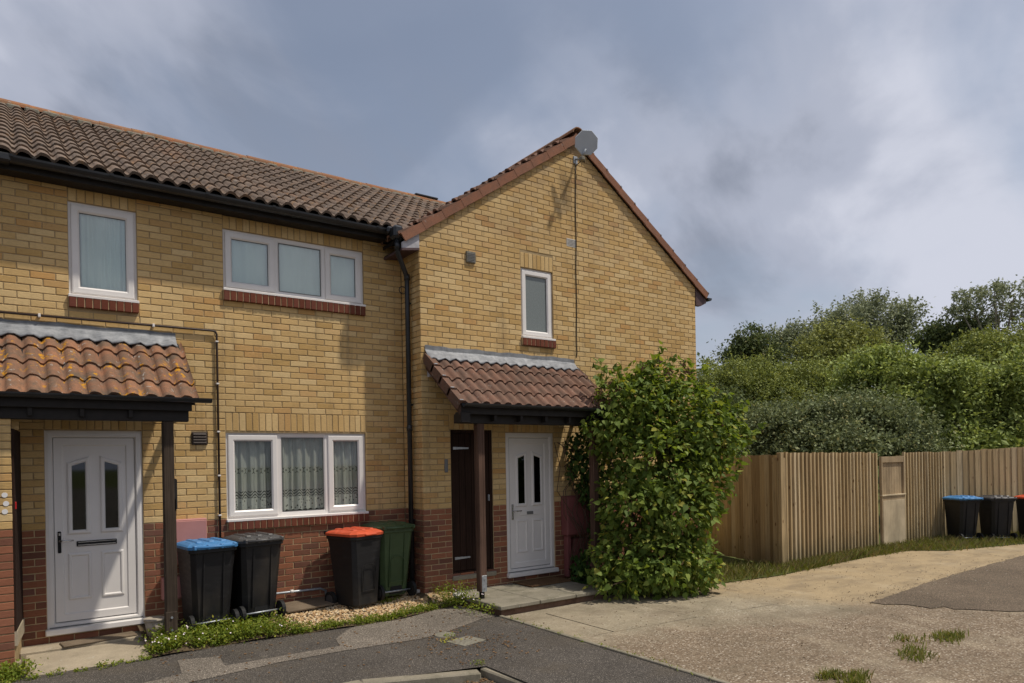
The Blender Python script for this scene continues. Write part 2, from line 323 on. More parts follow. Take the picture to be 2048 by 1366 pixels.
def asphalt(name, base, speck=0.5, stain=True):
    s = NT(name); p = s.pos()
    v = s.n('ShaderNodeTexVoronoi'); v.inputs['Scale'].default_value = 150; s.l(p, v.inputs['Vector'])
    rc = s.n('ShaderNodeSeparateColor'); s.l(v.outputs['Color'], rc.inputs[0])
    g = s.ramp(rc.outputs[0], [(0.0, 0.55), (0.6, 1.0), (0.88, 1.5), (0.97, 2.6), (1.0, 3.4)])
    c = s.mix(1.0, base, g, 'MULTIPLY')
    big = s.noise(p, 0.9, 5, 0.6); c = s.mix(0.8, c, s.ramp(big, [(0.3, 0.75), (0.7, 1.25)]), 'MULTIPLY')
    if stain:
        st = s.noise(p, 5.5, 4, 0.7); c = s.mix(s.ramp(st, [(0.665, 0.0), (0.70, 0.55)]), c, (0.20, 0.18, 0.145))
        d = s.noise(s.pos((1, 1, 1), (4, 4, 4)), 1.7, 5, 0.7); c = s.mix(s.ramp(d, [(0.5, 0.0), (0.72, 0.5)]), c, (0.105, 0.085, 0.06))
    s.bump(s.math('ADD', v.outputs[0], s.math('MULTIPLY', s.noise(p, 60, 4), 1.2)), 0.9, 0.006)
    return s.done(c, 0.9, 0.2)
MAT['asphalt'] = asphalt('dark_asphalt', (0.088, 0.077, 0.066))
MAT['asphalt_pale'] = asphalt('pale_asphalt', (0.175, 0.150, 0.122), stain=False)
MAT['asphalt_road'] = asphalt('road_asphalt', (0.10, 0.085, 0.065))
MAT['strip_dark'] = asphalt('dark_speckled_brown', (0.135, 0.103, 0.072))  # darker speckled brown, used for the strip across the drive
def concrete(name, base, agg=0.0, col2=None, moss=0.0, bump=0.5, stone_scale=70):
    s = NT(name); p = s.pos()
    c = base
    if agg:
        v = s.n('ShaderNodeTexVoronoi'); v.inputs['Scale'].default_value = stone_scale; v.inputs['Randomness'].default_value = 1.0; s.l(p, v.inputs['Vector'])
        rc = s.n('ShaderNodeSeparateColor'); s.l(v.outputs['Color'], rc.inputs[0])
        g = s.ramp(rc.outputs[0], [(0.0, (0.10, 0.065, 0.042)), (0.3, (0.22, 0.145, 0.09)), (0.6, (0.30, 0.215, 0.14)), (0.85, (0.36, 0.29, 0.21)), (1.0, (0.56, 0.49, 0.40))])
        g = s.mix(s.ramp(v.outputs[0], [(0.35, 0.0), (0.7, 0.75)]), g, (0.15, 0.115, 0.08))
        am = s.noise(p, 0.8, 5, 0.6); fac = s.math('MULTIPLY', s.ramp(am, [(0.30, 0.55), (0.62, 1.0)]), agg)
        c = s.mix(fac, base, g)
    n = s.noise(p, 3.0, 6, 0.7); c = s.mix(0.8, c, s.ramp(n, [(0.3, 0.78), (0.7, 1.2)]), 'MULTIPLY')
    f = s.noise(p, 90, 3, 0.7); c = s.mix(0.7, c, s.ramp(f, [(0.25, 0.72), (0.75, 1.3)]), 'MULTIPLY')
    if moss:
        mo = s.noise(s.pos((1, 1, 1), (2, 5, 1)), 4, 5, 0.7); c = s.mix(s.math('MULTIPLY', s.ramp(mo, [(0.5, 0.0), (0.66, 1.0)]), moss), c, (0.10, 0.095, 0.06))
        wl = s.noise(s.pos((1, 1, 1), (8, 1, 1)), 13, 4, 0.6); c = s.mix(s.ramp(wl, [(0.66, 0.0), (0.70, 0.6)]), c, (0.45, 0.43, 0.38))
    s.bump(s.math('ADD', n, f), bump, 0.006); return s.done(c, 0.92, 0.15)
MAT['slab'] = concrete('mossy_paving_slab', (0.235, 0.21, 0.16), moss=0.55)
MAT['slab_drive'] = concrete('grey_drive_slab', (0.27, 0.235, 0.175), agg=0.35, moss=0.4, stone_scale=90)
MAT['drive_tan'] = concrete('tan_concrete', (0.40, 0.305, 0.175), agg=0.06)
MAT['drive_agg'] = concrete('exposed_aggregate', (0.25, 0.19, 0.13), agg=0.95, moss=0.15, stone_scale=62)
def drive_mat():
    s = NT('driveway_concrete'); p = s.pos(); g = s.n('ShaderNodeNewGeometry'); sp = s.n('ShaderNodeSeparateXYZ'); s.l(g.outputs['Position'], sp.inputs[0]); X, Y = sp.outputs[0], sp.outputs[1]
    big = s.noise(p, 0.75, 5, 0.6); med = s.noise(p, 3.0, 6, 0.7); fine = s.noise(p, 90, 3, 0.7)
    v = s.n('ShaderNodeTexVoronoi'); v.inputs['Scale'].default_value = 62; s.l(p, v.inputs['Vector'])
    rc = s.n('ShaderNodeSeparateColor'); s.l(v.outputs['Color'], rc.inputs[0])
    agg = s.ramp(rc.outputs[0], [(0.0, (0.095, 0.07, 0.046)), (0.3, (0.175, 0.128, 0.085)), (0.6, (0.24, 0.182, 0.122)), (0.85, (0.31, 0.25, 0.178)), (1.0, (0.52, 0.46, 0.37))])
    agg = s.mix(s.ramp(v.outputs[0], [(0.35, 0.0), (0.7, 0.75)]), agg, (0.17, 0.125, 0.085))
    grey = s.mix(s.math('MULTIPLY', s.ramp(rc.outputs[0], [(0.72, 0.0), (0.80, 0.7)]), s.ramp(big, [(0.35, 0.2), (0.6, 1.0)])), (0.275, 0.228, 0.158), (0.46, 0.41, 0.32))
    grey = s.mix(s.ramp(s.noise(s.pos((1, 1, 1), (5, 2, 0)), 1.6, 5, 0.7), [(0.42, 0.0), (0.68, 0.55)]), grey, (0.19, 0.165, 0.11))
    tan = s.mix(s.math('MULTIPLY', s.ramp(rc.outputs[0], [(0.85, 0.0), (0.9, 0.3)]), 1.0), (0.345, 0.262, 0.155), (0.41, 0.33, 0.22))
    wob = s.math('MULTIPLY', s.math('SUBTRACT', s.math('ADD', big, s.math('MULTIPLY', med, .35)), 0.67), 1.5)
    fa = s.math('ADD', s.math('SUBTRACT', s.math('MULTIPLY', Y, -1.0), s.math('ADD', 3.25, s.math('MULTIPLY', s.math('SUBTRACT', X, 0.4), 0.26))), wob)
    mixa = s.ramp(s.math('ADD', s.math('MULTIPLY', fa, .5), .5), [(0.36, 0.0), (0.70, 1.0)])
    ft = s.math('ADD', s.math('MULTIPLY', s.math('ADD', s.math('SUBTRACT', X, 3.6), s.math('ADD', s.math('MULTIPLY', wob, .7), s.math('MULTIPLY', s.math('ADD', Y, 3.0), .5))), .5), .5)
    c = s.mix(s.ramp(ft, [(0.3, 0.0), (0.75, 1.0)]), grey, tan)
    vd = s.n('ShaderNodeTexVoronoi', feature='DISTANCE_TO_EDGE'); vd.inputs['Scale'].default_value = 0.55; wv = s.n('ShaderNodeVectorMath', operation='ADD'); s.l(s.pos((1, .7, 1), (.3, .8, 0)), wv.inputs[0]); s.l(s.noise(p, 2.2, 4, .6, col=True), wv.inputs[1]); s.l(wv.outputs[0], vd.inputs['Vector'])
    c = s.mix(s.math('MULTIPLY', s.ramp(vd.outputs[0], [(0.002, 0.75), (0.006, 0.0)]), s.ramp(med, [(0.42, 0.0), (0.55, 1.0)])), c, (0.085, 0.065, 0.04))
    c = s.mix(mixa, c, agg)
    dk = s.noise(s.pos((1, 2.2, 1), (3, 3, 0)), 1.1, 5, 0.65); c = s.mix(s.ramp(dk, [(0.47, 0.0), (0.68, 0.55)]), c, (0.16, 0.125, 0.085))
    lt = s.noise(s.pos((1.6, .8, 1), (9, 4, 0)), 0.9, 5, 0.65); c = s.mix(s.ramp(lt, [(0.52, 0.0), (0.70, 0.45)]), c, (0.40, 0.335, 0.235))
    sp_ = s.noise(s.pos((1, 1, 1), (1, 7, 0)), 9, 4, 0.7); c = s.mix(s.ramp(sp_, [(0.66, 0.0), (0.73, 0.4)]), c, (0.10, 0.08, 0.055))
    c = s.mix(0.8, c, s.ramp(med, [(0.3, 0.84), (0.7, 1.15)]), 'MULTIPLY'); c = s.mix(0.6, c, s.ramp(fine, [(0.25, 0.75), (0.75, 1.25)]), 'MULTIPLY')
    s.bump(s.math('ADD', s.math('ADD', med, fine), s.math('MULTIPLY', v.outputs[0], s.math('MULTIPLY', mixa, 1.2))), 0.5, 0.006); return s.done(c, 0.92, 0.15)
MAT['drive'] = drive_mat()
MAT['kerb'] = concrete('kerb_concrete', (0.25, 0.22, 0.165), moss=0.45)
MAT['step'] = concrete('worn_step_concrete', (0.36, 0.30, 0.215), moss=0.25)
MAT['riser'] = simple('dirty_red_riser', (0.14, 0.085, 0.058), 0.95, 0.1, nscale=9, namt=0.4, bump=0.5, bscale=70)
MAT['soil'] = simple('soil', (0.095, 0.07, 0.042), 1.0, 0.05, nscale=7, namt=0.4, bump=0.9, bscale=60)
MAT['joint'] = simple('dark_joint_soil', (0.07, 0.055, 0.035), 1.0, 0.05, nscale=9, namt=0.4)
MAT['meadow'] = simple('rough_grass_ground', (0.085, 0.095, 0.03), 1.0, 0.05, nscale=1.2, namt=0.3, bump=0.8, bscale=12)
MAT['pebble'] = (lambda s: s.done(s.ramp(s.rand(), [(0, (0.30, 0.17, 0.075)), (0.3, (0.48, 0.31, 0.15)), (0.6, (0.58, 0.42, 0.23)), (0.85, (0.66, 0.54, 0.36)), (1, (0.40, 0.30, 0.2))]), 0.75, 0.3))(NT('golden_pebble'))
MAT['grit'] = (lambda s: s.done(s.ramp(s.rand(), [(0, (0.19, 0.14, 0.09)), (0.5, (0.29, 0.22, 0.14)), (0.85, (0.38, 0.31, 0.22)), (1, (0.52, 0.47, 0.38))]), 0.85, 0.2))(NT('grit'))
def fence_mat():
    s = NT('fence_timber'); r = s.rand(); o = s.n('ShaderNodeObjectInfo')
    cb = s.n('ShaderNodeCombineXYZ'); s.l(s.math('MULTIPLY', r, 40.0), cb.inputs[0]); s.l(s.math('MULTIPLY', r, 17.0), cb.inputs[2])
    ad = s.n('ShaderNodeVectorMath', operation='ADD'); s.l(s.pos((1, 1, 1)), ad.inputs[0]); s.l(cb.outputs[0], ad.inputs[1])
    mp = s.n('ShaderNodeMapping'); mp.inputs['Scale'].default_value = (26, 26, 1.1); s.l(ad.outputs[0], mp.inputs[0])
    g = s.noise(mp.outputs[0], 1.4, 5, 0.65, dist=0.6)
    c = s.ramp(r, [(0, (0.30, 0.215, 0.115)), (0.3, (0.39, 0.285, 0.15)), (0.7, (0.45, 0.34, 0.19)), (1, (0.50, 0.40, 0.25))])
    c = s.mix(0.95, c, s.ramp(g, [(0.25, 0.5), (0.5, 0.98), (0.75, 1.25)]), 'MULTIPLY')
    mp2 = s.n('ShaderNodeMapping'); mp2.inputs['Scale'].default_value = (7, 7, 3.2); s.l(ad.outputs[0], mp2.inputs[0])
    k = s.voro(mp2.outputs[0], 1.0); c = s.mix(s.ramp(k, [(0.07, 0.85), (0.13, 0.0)]), c, (0.115, 0.055, 0.022))
    sp = s.n('ShaderNodeSeparateXYZ'); s.l(s.pos(), sp.inputs[0])
    wet = s.math('ADD', sp.outputs[2], s.math('MULTIPLY', s.noise(s.pos(), 2.5, 4), 0.7))
    c = s.mix(s.ramp(wet, [(0.28, 0.62), (0.85, 0.0)]), c, (0.145, 0.125, 0.062))
    s.bump(g, 0.5, 0.006); return s.done(c, 0.85, 0.15)
MAT['fence'] = fence_mat()
MAT['gate_pale'] = timber_mat('bleached_gate_panel', (0.38, 0.30, 0.19), (0.52, 0.43, 0.29))
MAT['gate'] = timber_mat('pale_grey_gate_timber', (0.27, 0.195, 0.11), (0.40, 0.305, 0.19))

# ------------------------------------------------------------------ mesh helpers
class MB:
    def __init__(s): s.v = []; s.f = []; s.sm = []
    def add(s, vs, fs, smooth=False):
        o = len(s.v); s.v += [tuple(p) for p in vs]
        for f in fs: s.f.append(tuple(i + o for i in f)); s.sm.append(smooth)
        return s
    def box(s, x0, x1, y0, y1, z0, z1, c=0.0):
        if x0 > x1: x0, x1 = x1, x0
        if y0 > y1: y0, y1 = y1, y0
        if z0 > z1: z0, z1 = z1, z0
        c = min(c, (x1 - x0) * .45, (y1 - y0) * .45, (z1 - z0) * .45)
        if c <= 0:
            return s.add([(x0, y0, z0), (x1, y0, z0), (x1, y1, z0), (x0, y1, z0), (x0, y0, z1), (x1, y0, z1), (x1, y1, z1), (x0, y1, z1)],
                         [(3, 2, 1, 0), (4, 5, 6, 7), (0, 1, 5, 4), (1, 2, 6, 5), (2, 3, 7, 6), (3, 0, 4, 7)])
        vs = []; idx = {}
        for i, x in enumerate((x0, x1)):
            for j, y in enumerate((y0, y1)):
                for k, z in enumerate((z0, z1)):
                    sx, sy, sz = (c, -c)[i], (c, -c)[j], (c, -c)[k]
                    idx[i, j, k, 0] = len(vs); vs.append((x, y + sy, z + sz))
                    idx[i, j, k, 1] = len(vs); vs.append((x + sx, y, z + sz))
                    idx[i, j, k, 2] = len(vs); vs.append((x + sx, y + sy, z))
        F = []
        for i in (0, 1):
            q = [idx[i, 0, 0, 0], idx[i, 1, 0, 0], idx[i, 1, 1, 0], idx[i, 0, 1, 0]]; F.append(q if i else q[::-1])
            q = [idx[0, i, 0, 1], idx[0, i, 1, 1], idx[1, i, 1, 1], idx[1, i, 0, 1]]; F.append(q if i else q[::-1])
            q = [idx[0, 0, i, 2], idx[1, 0, i, 2], idx[1, 1, i, 2], idx[0, 1, i, 2]]; F.append(q if i else q[::-1])
        for i in (0, 1):
            for j in (0, 1):
                e = (i ^ j)
                q = [idx[i, j, 0, 0], idx[i, j, 1, 0], idx[i, j, 1, 1], idx[i, j, 0, 1]]; F.append(q if e else q[::-1])
                q = [idx[i, 0, j, 2], idx[i, 1, j, 2], idx[i, 1, j, 0], idx[i, 0, j, 0]]; F.append(q if not e else q[::-1])
                q = [idx[0, i, j, 1], idx[1, i, j, 1], idx[1, i, j, 2], idx[0, i, j, 2]]; F.append(q if not e else q[::-1])
                for k in (0, 1):
                    q = [idx[i, j, k, 0], idx[i, j, k, 1], idx[i, j, k, 2]]; F.append(q if (i + j + k) % 2 else q[::-1])
        return s.add(vs, F)
    def prism(s, poly, ax, a, b):
        """extrude a polygon (list of 2-tuples) along axis ax from a to b; the 2-tuple axes are the other two in xyz order"""
        n = len(poly)
        def P(p, t):
            return (t, p[0], p[1]) if ax == 'x' else (p[0], t, p[1]) if ax == 'y' else (p[0], p[1], t)
        vs = [P(p, a) for p in poly] + [P(p, b) for p in poly]
        fs = [tuple(range(n))[::-1], tuple(range(n, 2 * n))] + [(i, (i + 1) % n, n + (i + 1) % n, n + i) for i in range(n)]
        return s.add(vs, fs)
    def ring(s, outer, inner, y0, y1, y_in=None):
        """frame ring in the xz plane between y0 (back) and y1 (front); inner front edge may sit at y_in"""
        n = len(outer); y_in = y1 if y_in is None else y_in
        vs = [(p[0], y0, p[1]) for p in outer] + [(p[0], y1, p[1]) for p in outer] + [(p[0], y_in, p[1]) for p in inner] + [(p[0], y0, p[1]) for p in inner]
        fs = []
        for i in range(n):
            j = (i + 1) % n
            fs += [(i, j, n + j, n + i), (n + i, n + j, 2 * n + j, 2 * n + i), (2 * n + i, 2 * n + j, 3 * n + j, 3 * n + i)]
        return s.add(vs, fs)
    def tube(s, path, r, seg=10, cap=True, smooth=True):
        path = [Vector(p) for p in path]; rs = r if isinstance(r, (list, tuple)) else [r] * len(path)
        vs = []; up = None
        for i, p in enumerate(path):
            t = (path[min(i + 1, len(path) - 1)] - path[max(i - 1, 0)]).normalized()
            if up is None:
                up = Vector((0, 0, 1)) if abs(t.z) < 0.9 else Vector((1, 0, 0))
            a = t.cross(up).normalized(); b = a.cross(t).normalized(); up = b
            for k in range(seg):
                an = 2 * math.pi * k / seg; vs.append(p + (a * math.cos(an) + b * math.sin(an)) * rs[i])
        fs = []
        for i in range(len(path) - 1):
            for k in range(seg):
                k2 = (k + 1) % seg; fs.append((i * seg + k, i * seg + k2, (i + 1) * seg + k2, (i + 1) * seg + k))
        s.add(vs, fs, smooth)
        if cap:
            o = len(s.v) - len(vs)
            s.f += [tuple(o + k for k in range(seg))[::-1], tuple(o + (len(path) - 1) * seg + k for k in range(seg))]; s.sm += [False, False]
        return s
    def xform(s, M): s.v = [tuple(M @ Vector(p)) for p in s.v]; return s
    def mesh(s, name, mat):
        me = bpy.data.meshes.new(name); me.from_pydata(s.v, [], s.f)
        if any(s.sm): me.polygons.foreach_set('use_smooth', s.sm)
        if mat: me.materials.append(MAT[mat] if isinstance(mat, str) else mat)
        me.update(); return me
    def build(s, name, mat, parent=None):
        bm = bmesh.new(); me = s.mesh(name, mat); bm.from_mesh(me); bmesh.ops.recalc_face_normals(bm, faces=bm.faces); bm.to_mesh(me); bm.free()
        return link(name, me, parent)
def link(name, me, parent=None):
    o = bpy.data.objects.new(name, me); COL.objects.link(o)
    if parent:
        o.parent = parent
        if parent.name in WORLD_ROOTS: o.matrix_parent_inverse = Matrix.Translation(-parent.location)
    return o
WORLD_ROOTS = set()          # things whose parts are written in world coordinates
def wthing(*a, **k):
    o = thing(*a, **k); WORLD_ROOTS.add(o.name); return o
def thing(name, label, cat, loc=(0, 0, 0), rz=0, group=None):
    o = bpy.data.objects.new(name, None); COL.objects.link(o); o.location = loc; o.rotation_euler = (0, 0, rz)
    o['label'] = label; o['category'] = cat
    if group: o['group'] = group
    return o
def tag(o, label, cat, group=None):
    o['label'] = label; o['category'] = cat
    if group: o['group'] = group
    return o
def struct(o): o['kind'] = 'structure'; return o
def stuff(o): o['kind'] = 'stuff'; return o
def np_mesh(name, V, F, mat, smooth=False):
    """V (n,3) float, F (m,k) int"""
    me = bpy.data.meshes.new(name); V = np.ascontiguousarray(V, dtype=np.float32); F = np.ascontiguousarray(F, dtype=np.int32)
    k = F.shape[1]; me.vertices.add(len(V)); me.vertices.foreach_set('co', V.ravel())
    me.loops.add(F.size); me.loops.foreach_set('vertex_index', F.ravel())
    me.polygons.add(len(F)); me.polygons.foreach_set('loop_start', np.arange(0, F.size, k, dtype=np.int32))
    me.polygons.foreach_set('loop_total', np.full(len(F), k, dtype=np.int32))
    me.polygons.foreach_set('use_smooth', np.full(len(F), bool(smooth)))
    me.materials.append(MAT[mat] if isinstance(mat, str) else mat); me.update(calc_edges=True); me.validate(); return me
def rect(x0, x1, z0, z1): return [(x0, z0), (x1, z0), (x1, z1), (x0, z1)]
def inset(poly, d):
    """inward offset of a convex ccw polygon"""
    n = len(poly); out = []
    for i in range(n):
        a, b, c = Vector(poly[i - 1]), Vector(poly[i]), Vector(poly[(i + 1) % n])
        e1 = (b - a).normalized(); e2 = (c - b).normalized()
        n1 = Vector((-e1.y, e1.x)); n2 = Vector((-e2.y, e2.x))
        k = d / max(0.2, 1 + n1.dot(n2)); out.append(tuple(b + (n1 + n2) * k))
    return out

# ------------------------------------------------------------------ brickwork
CO, BR = 0.075, 0.225
JT = 0.010
def unit_brick(w, h, d, j, seed, c=0.0035):
    """front at y=0, back at y=d; centred in x and z"""
    rr = random.Random(seed); hw, hh = w / 2, h / 2; vs = []
    for (sx, sz) in ((-1, -1), (1, -1), (1, 1), (-1, 1)):
        jx, jz = rr.uniform(-j, j), rr.uniform(-j, j)
        vs.append((sx * hw + jx, d, sz * hh + jz)); vs.append((sx * hw + jx, c, sz * hh + jz)); vs.append((sx * (hw - c) + jx, rr.uniform(-j, j) * .5, sz * (hh - c) + jz))
    fs = [(2, 5, 8, 11)]
    for i in range(4):
        k = (i + 1) % 4
        fs += [(3 * i + 1, 3 * k + 1, 3 * k + 2, 3 * i + 2), (3 * i, 3 * k, 3 * k + 1, 3 * i + 1)]
    return vs, fs
UB = [unit_brick(1, 1, 1, 0, 0)]
BRICK_CACHE = {}
def brick_mesh(w, h, mat, var):
    key = (round(w, 3), round(h, 3), mat, var)
    if key not in BRICK_CACHE:
        vs, fs = unit_brick(w, h, 0.011, 0.0016, hash(key) % 9999)
        me = bpy.data.meshes.new('brick'); me.from_pydata(vs, [], fs); me.materials.append(MAT[mat]); me.update(); BRICK_CACHE[key] = me
    return BRICK_CACHE[key]
def lay(x0, x1, z0, z1, off, openings, limit=None):
    """stretcher bond cells [x0..x1]x[z0..z1] clipped by openings -> list of (xa, xb, za, zb)"""
    out = []; k0 = int(round(z0 / CO)); k1 = int(math.ceil(z1 / CO - 1e-6))
    for k in range(k0, k1):
        za, zb = k * CO, (k + 1) * CO; zm = (za + zb) / 2
        segs = [(x0, x1)]
        if limit:
            la, lb = limit(zm); segs = [(max(x0, la), min(x1, lb))]
        for (a, b, c, d) in openings:
            if zm > c and zm < d:
                ns = []
                for (p, q) in segs:
                    if b <= p or a >= q: ns.append((p, q)); continue
                    if a > p: ns.append((p, a))
                    if b < q: ns.append((b, q))
                segs = ns
        o = off + (BR / 2 if k % 2 else 0)
        for (p, q) in segs:
            if q - p < 0.02: continue
            i = math.floor((p - o) / BR + 1e-6); cuts = []
            x = p
            while x < q - 1e-6:
                nx = o + (i + 1) * BR; i += 1
                if nx - x < 0.03: continue
                if q - nx < 0.03: nx = q
                nx = min(nx, q); cuts.append((x, nx)); x = nx
            out += [(a, b, za, zb) for a, b in cuts]
    return out
def emit_bricks(cells, frame, parent, mat_of, n_ind, near, name='brick'):
    """cells: (xa, xb, za, zb); frame: function (x, z) -> (world point, 3x3 basis). The n_ind nearest are objects of their own"""
    cells = sorted(cells, key=lambda c: near(c))
    ind, rest = cells[:n_ind], cells[n_ind:]
    for c in ind:
        w, h = c[1] - c[0] - JT, c[3] - c[2] - JT
        if w < 0.015 or h < 0.01: continue
        m = mat_of(c); me = brick_mesh(w, h, m, random.randrange(5))
        o = link(name, me, parent)
        p, B = frame((c[0] + c[1]) / 2, (c[2] + c[3]) / 2)
        p = p + B.col[1] * random.uniform(-0.002, 0.0015)
        o.matrix_basis = Matrix.Translation(p) @ (B @ Matrix.Rotation(random.uniform(-0.004, 0.004), 3, 'Y')).to_4x4()
    groups = {}
    for c in rest: groups.setdefault(mat_of(c), []).append(c)
    for m, cs in groups.items():
        V, F = [], []
        for c in cs:
            w, h = c[1] - c[0] - JT, c[3] - c[2] - JT
            if w < 0.015 or h < 0.01: continue
            vs, fs = unit_brick(w, h, 0.011, 0.0016, random.randrange(10**6)); p, B = frame((c[0] + c[1]) / 2, (c[2] + c[3]) / 2)
            p = p + B.col[1] * random.uniform(-0.002, 0.0015); o = len(V)
            V += [tuple(p + B @ Vector(q)) for q in vs]; F += [tuple(i + o for i in f) for f in fs]
        me = np_mesh('brickwork', np.array(V), np.array(F), m); stuff(link('brickwork', me, parent))
def frame_y(Y):
    B = Matrix(((1, 0, 0), (0, 1, 0), (0, 0, 1)))
    return lambda x, z: (Vector((x, Y, z)), B)
def frame_x(X):            # a wall facing -X; the cell's x is world Y
    B = Matrix(((0, 1, 0), (-1, 0, 0), (0, 0, 1)))
    return lambda y, z: (Vector((X, y, z)), B)
def panel(mb, x0, x1, z0, z1, openings, y, depth, limit_poly=None):
    """mortar panel with real openings and reveals, front face at y"""
    xs = sorted({x0, x1, *[v for o in openings for v in o[:2] if x0 < v < x1]}); zs = sorted({z0, z1, *[v for o in openings for v in o[2:] if z0 < v < z1]})
    for i in range(len(xs) - 1):
        for k in range(len(zs) - 1):
            xm, zm = (xs[i] + xs[i + 1]) / 2, (zs[k] + zs[k + 1]) / 2
            if any(a < xm < b and c < zm < d for a, b, c, d in openings): continue
            mb.add([(xs[i], y, zs[k]), (xs[i + 1], y, zs[k]), (xs[i + 1], y, zs[k + 1]), (xs[i], y, zs[k + 1])], [(0, 1, 2, 3)])
    for a, b, c, d in openings:
        if d <= z0 or c >= z1: continue
        lo_cut, hi_cut = c < z0 - 1e-6, d > z1 + 1e-6
        a, b, c, d = max(a, x0), min(b, x1), max(c, z0), min(d, z1)
        for e_, (p, q) in enumerate((((a, c), (b, c)), ((b, c), (b, d)), ((b, d), (a, d)), ((a, d), (a, c)))):
            if (e_ == 0 and lo_cut) or (e_ == 2 and hi_cut): continue
            mb.add([(p[0], y, p[1]), (q[0], y, q[1]), (q[0], y + depth, q[1]), (p[0], y + depth, p[1])], [(0, 1, 2, 3)])

# ------------------------------------------------------------------ roof tiles
TW, TG = 0.33, 0.285
def tile_shape(nx=14, L=0.37, amp=0.026, th=0.026):
    V, F = [], []; xs = [TW * 1.03 * i / nx for i in range(nx + 1)]
    z = lambda x: amp * (math.sin(2 * math.pi * x / (TW / 2) - 0.6) + 0.28 * math.sin(4 * math.pi * x / (TW / 2)))
    for x in xs: V.append((x, 0, z(x) + th))
    for x in xs: V.append((x, L, z(x) - 0.002))
    for x in xs: V.append((x, 0.0, z(x) + th))
    for x in xs: V.append((x, 0.004, z(x) - 0.006))
    n = nx + 1; sm = []
    for i in range(nx): F.append((i, i + 1, n + i + 1, n + i)); sm.append(True)
    for i in range(nx): F.append((2 * n + i, 3 * n + i, 3 * n + i + 1, 2 * n + i + 1)); sm.append(False)
    V += [(xs[-1], 0, z(xs[-1]) + th), (xs[-1], L, z(xs[-1])), (xs[-1], L, z(xs[-1]) - 0.02), (xs[-1], 0, z(xs[-1]) - 0.01)]
    F.append((4 * n + 3, 4 * n + 2, 4 * n + 1, 4 * n)); sm.append(False)
    V += [(0, 0, z(0) + th), (0, L, z(0)), (0, L, z(0) - 0.02), (0, 0, z(0) - 0.01)]
    F.append((4 * n + 4, 4 * n + 5, 4 * n + 6, 4 * n + 7)); sm.append(False)
    return V, F, sm
TV, TF, TS = tile_shape()
def tile_mesh(mat):
    me = bpy.data.meshes.new('roof_tile'); me.from_pydata(TV, [], TF); me.polygons.foreach_set('use_smooth', TS); me.materials.append(MAT[mat]); me.update(); return me
def lay_tiles(origin, ex, es, nx, ny, mat, parent, ind=True, rows_as_ind=None, skip=None, gauge=TG, lift=0.0):
    """tiles on a plane: ex across, es up the slope"""
    ex, es = Vector(ex).normalized(), Vector(es).normalized(); en = ex.cross(es).normalized()
    B = Matrix((ex, es, en)).transposed(); me = tile_mesh(mat); V, F, S = [], [], []
    for j in range(ny):
        for i in range(nx):
            p = Vector(origin) + ex * (i * TW) + es * (j * gauge)
            if skip and skip(p): continue
            p = p + en * random.uniform(-0.003, 0.003) + es * random.uniform(-0.006, 0.006)
            M = Matrix.Translation(p + en * lift) @ (B @ Matrix.Rotation(random.uniform(-0.006, 0.006), 3, 'Z') @ Matrix.Rotation(-lift / 0.37, 3, 'X')).to_4x4() @ Matrix.Diagonal((1, max(0.9, gauge / TG), 1, 1))
            if ind if rows_as_ind is None else rows_as_ind(i, j):
                o = link('tile', me, parent); o.matrix_basis = M
            else:
                k = len(V); V += [tuple(M @ Vector(q)) for q in TV]; F += [tuple(a + k for a in f) for f in TF]; S += TS
    if V:
        m2 = bpy.data.meshes.new('tiling'); m2.from_pydata(V, [], F); m2.polygons.foreach_set('use_smooth', S); m2.materials.append(MAT[mat]); m2.update()
        stuff(link('tiling', m2, parent))

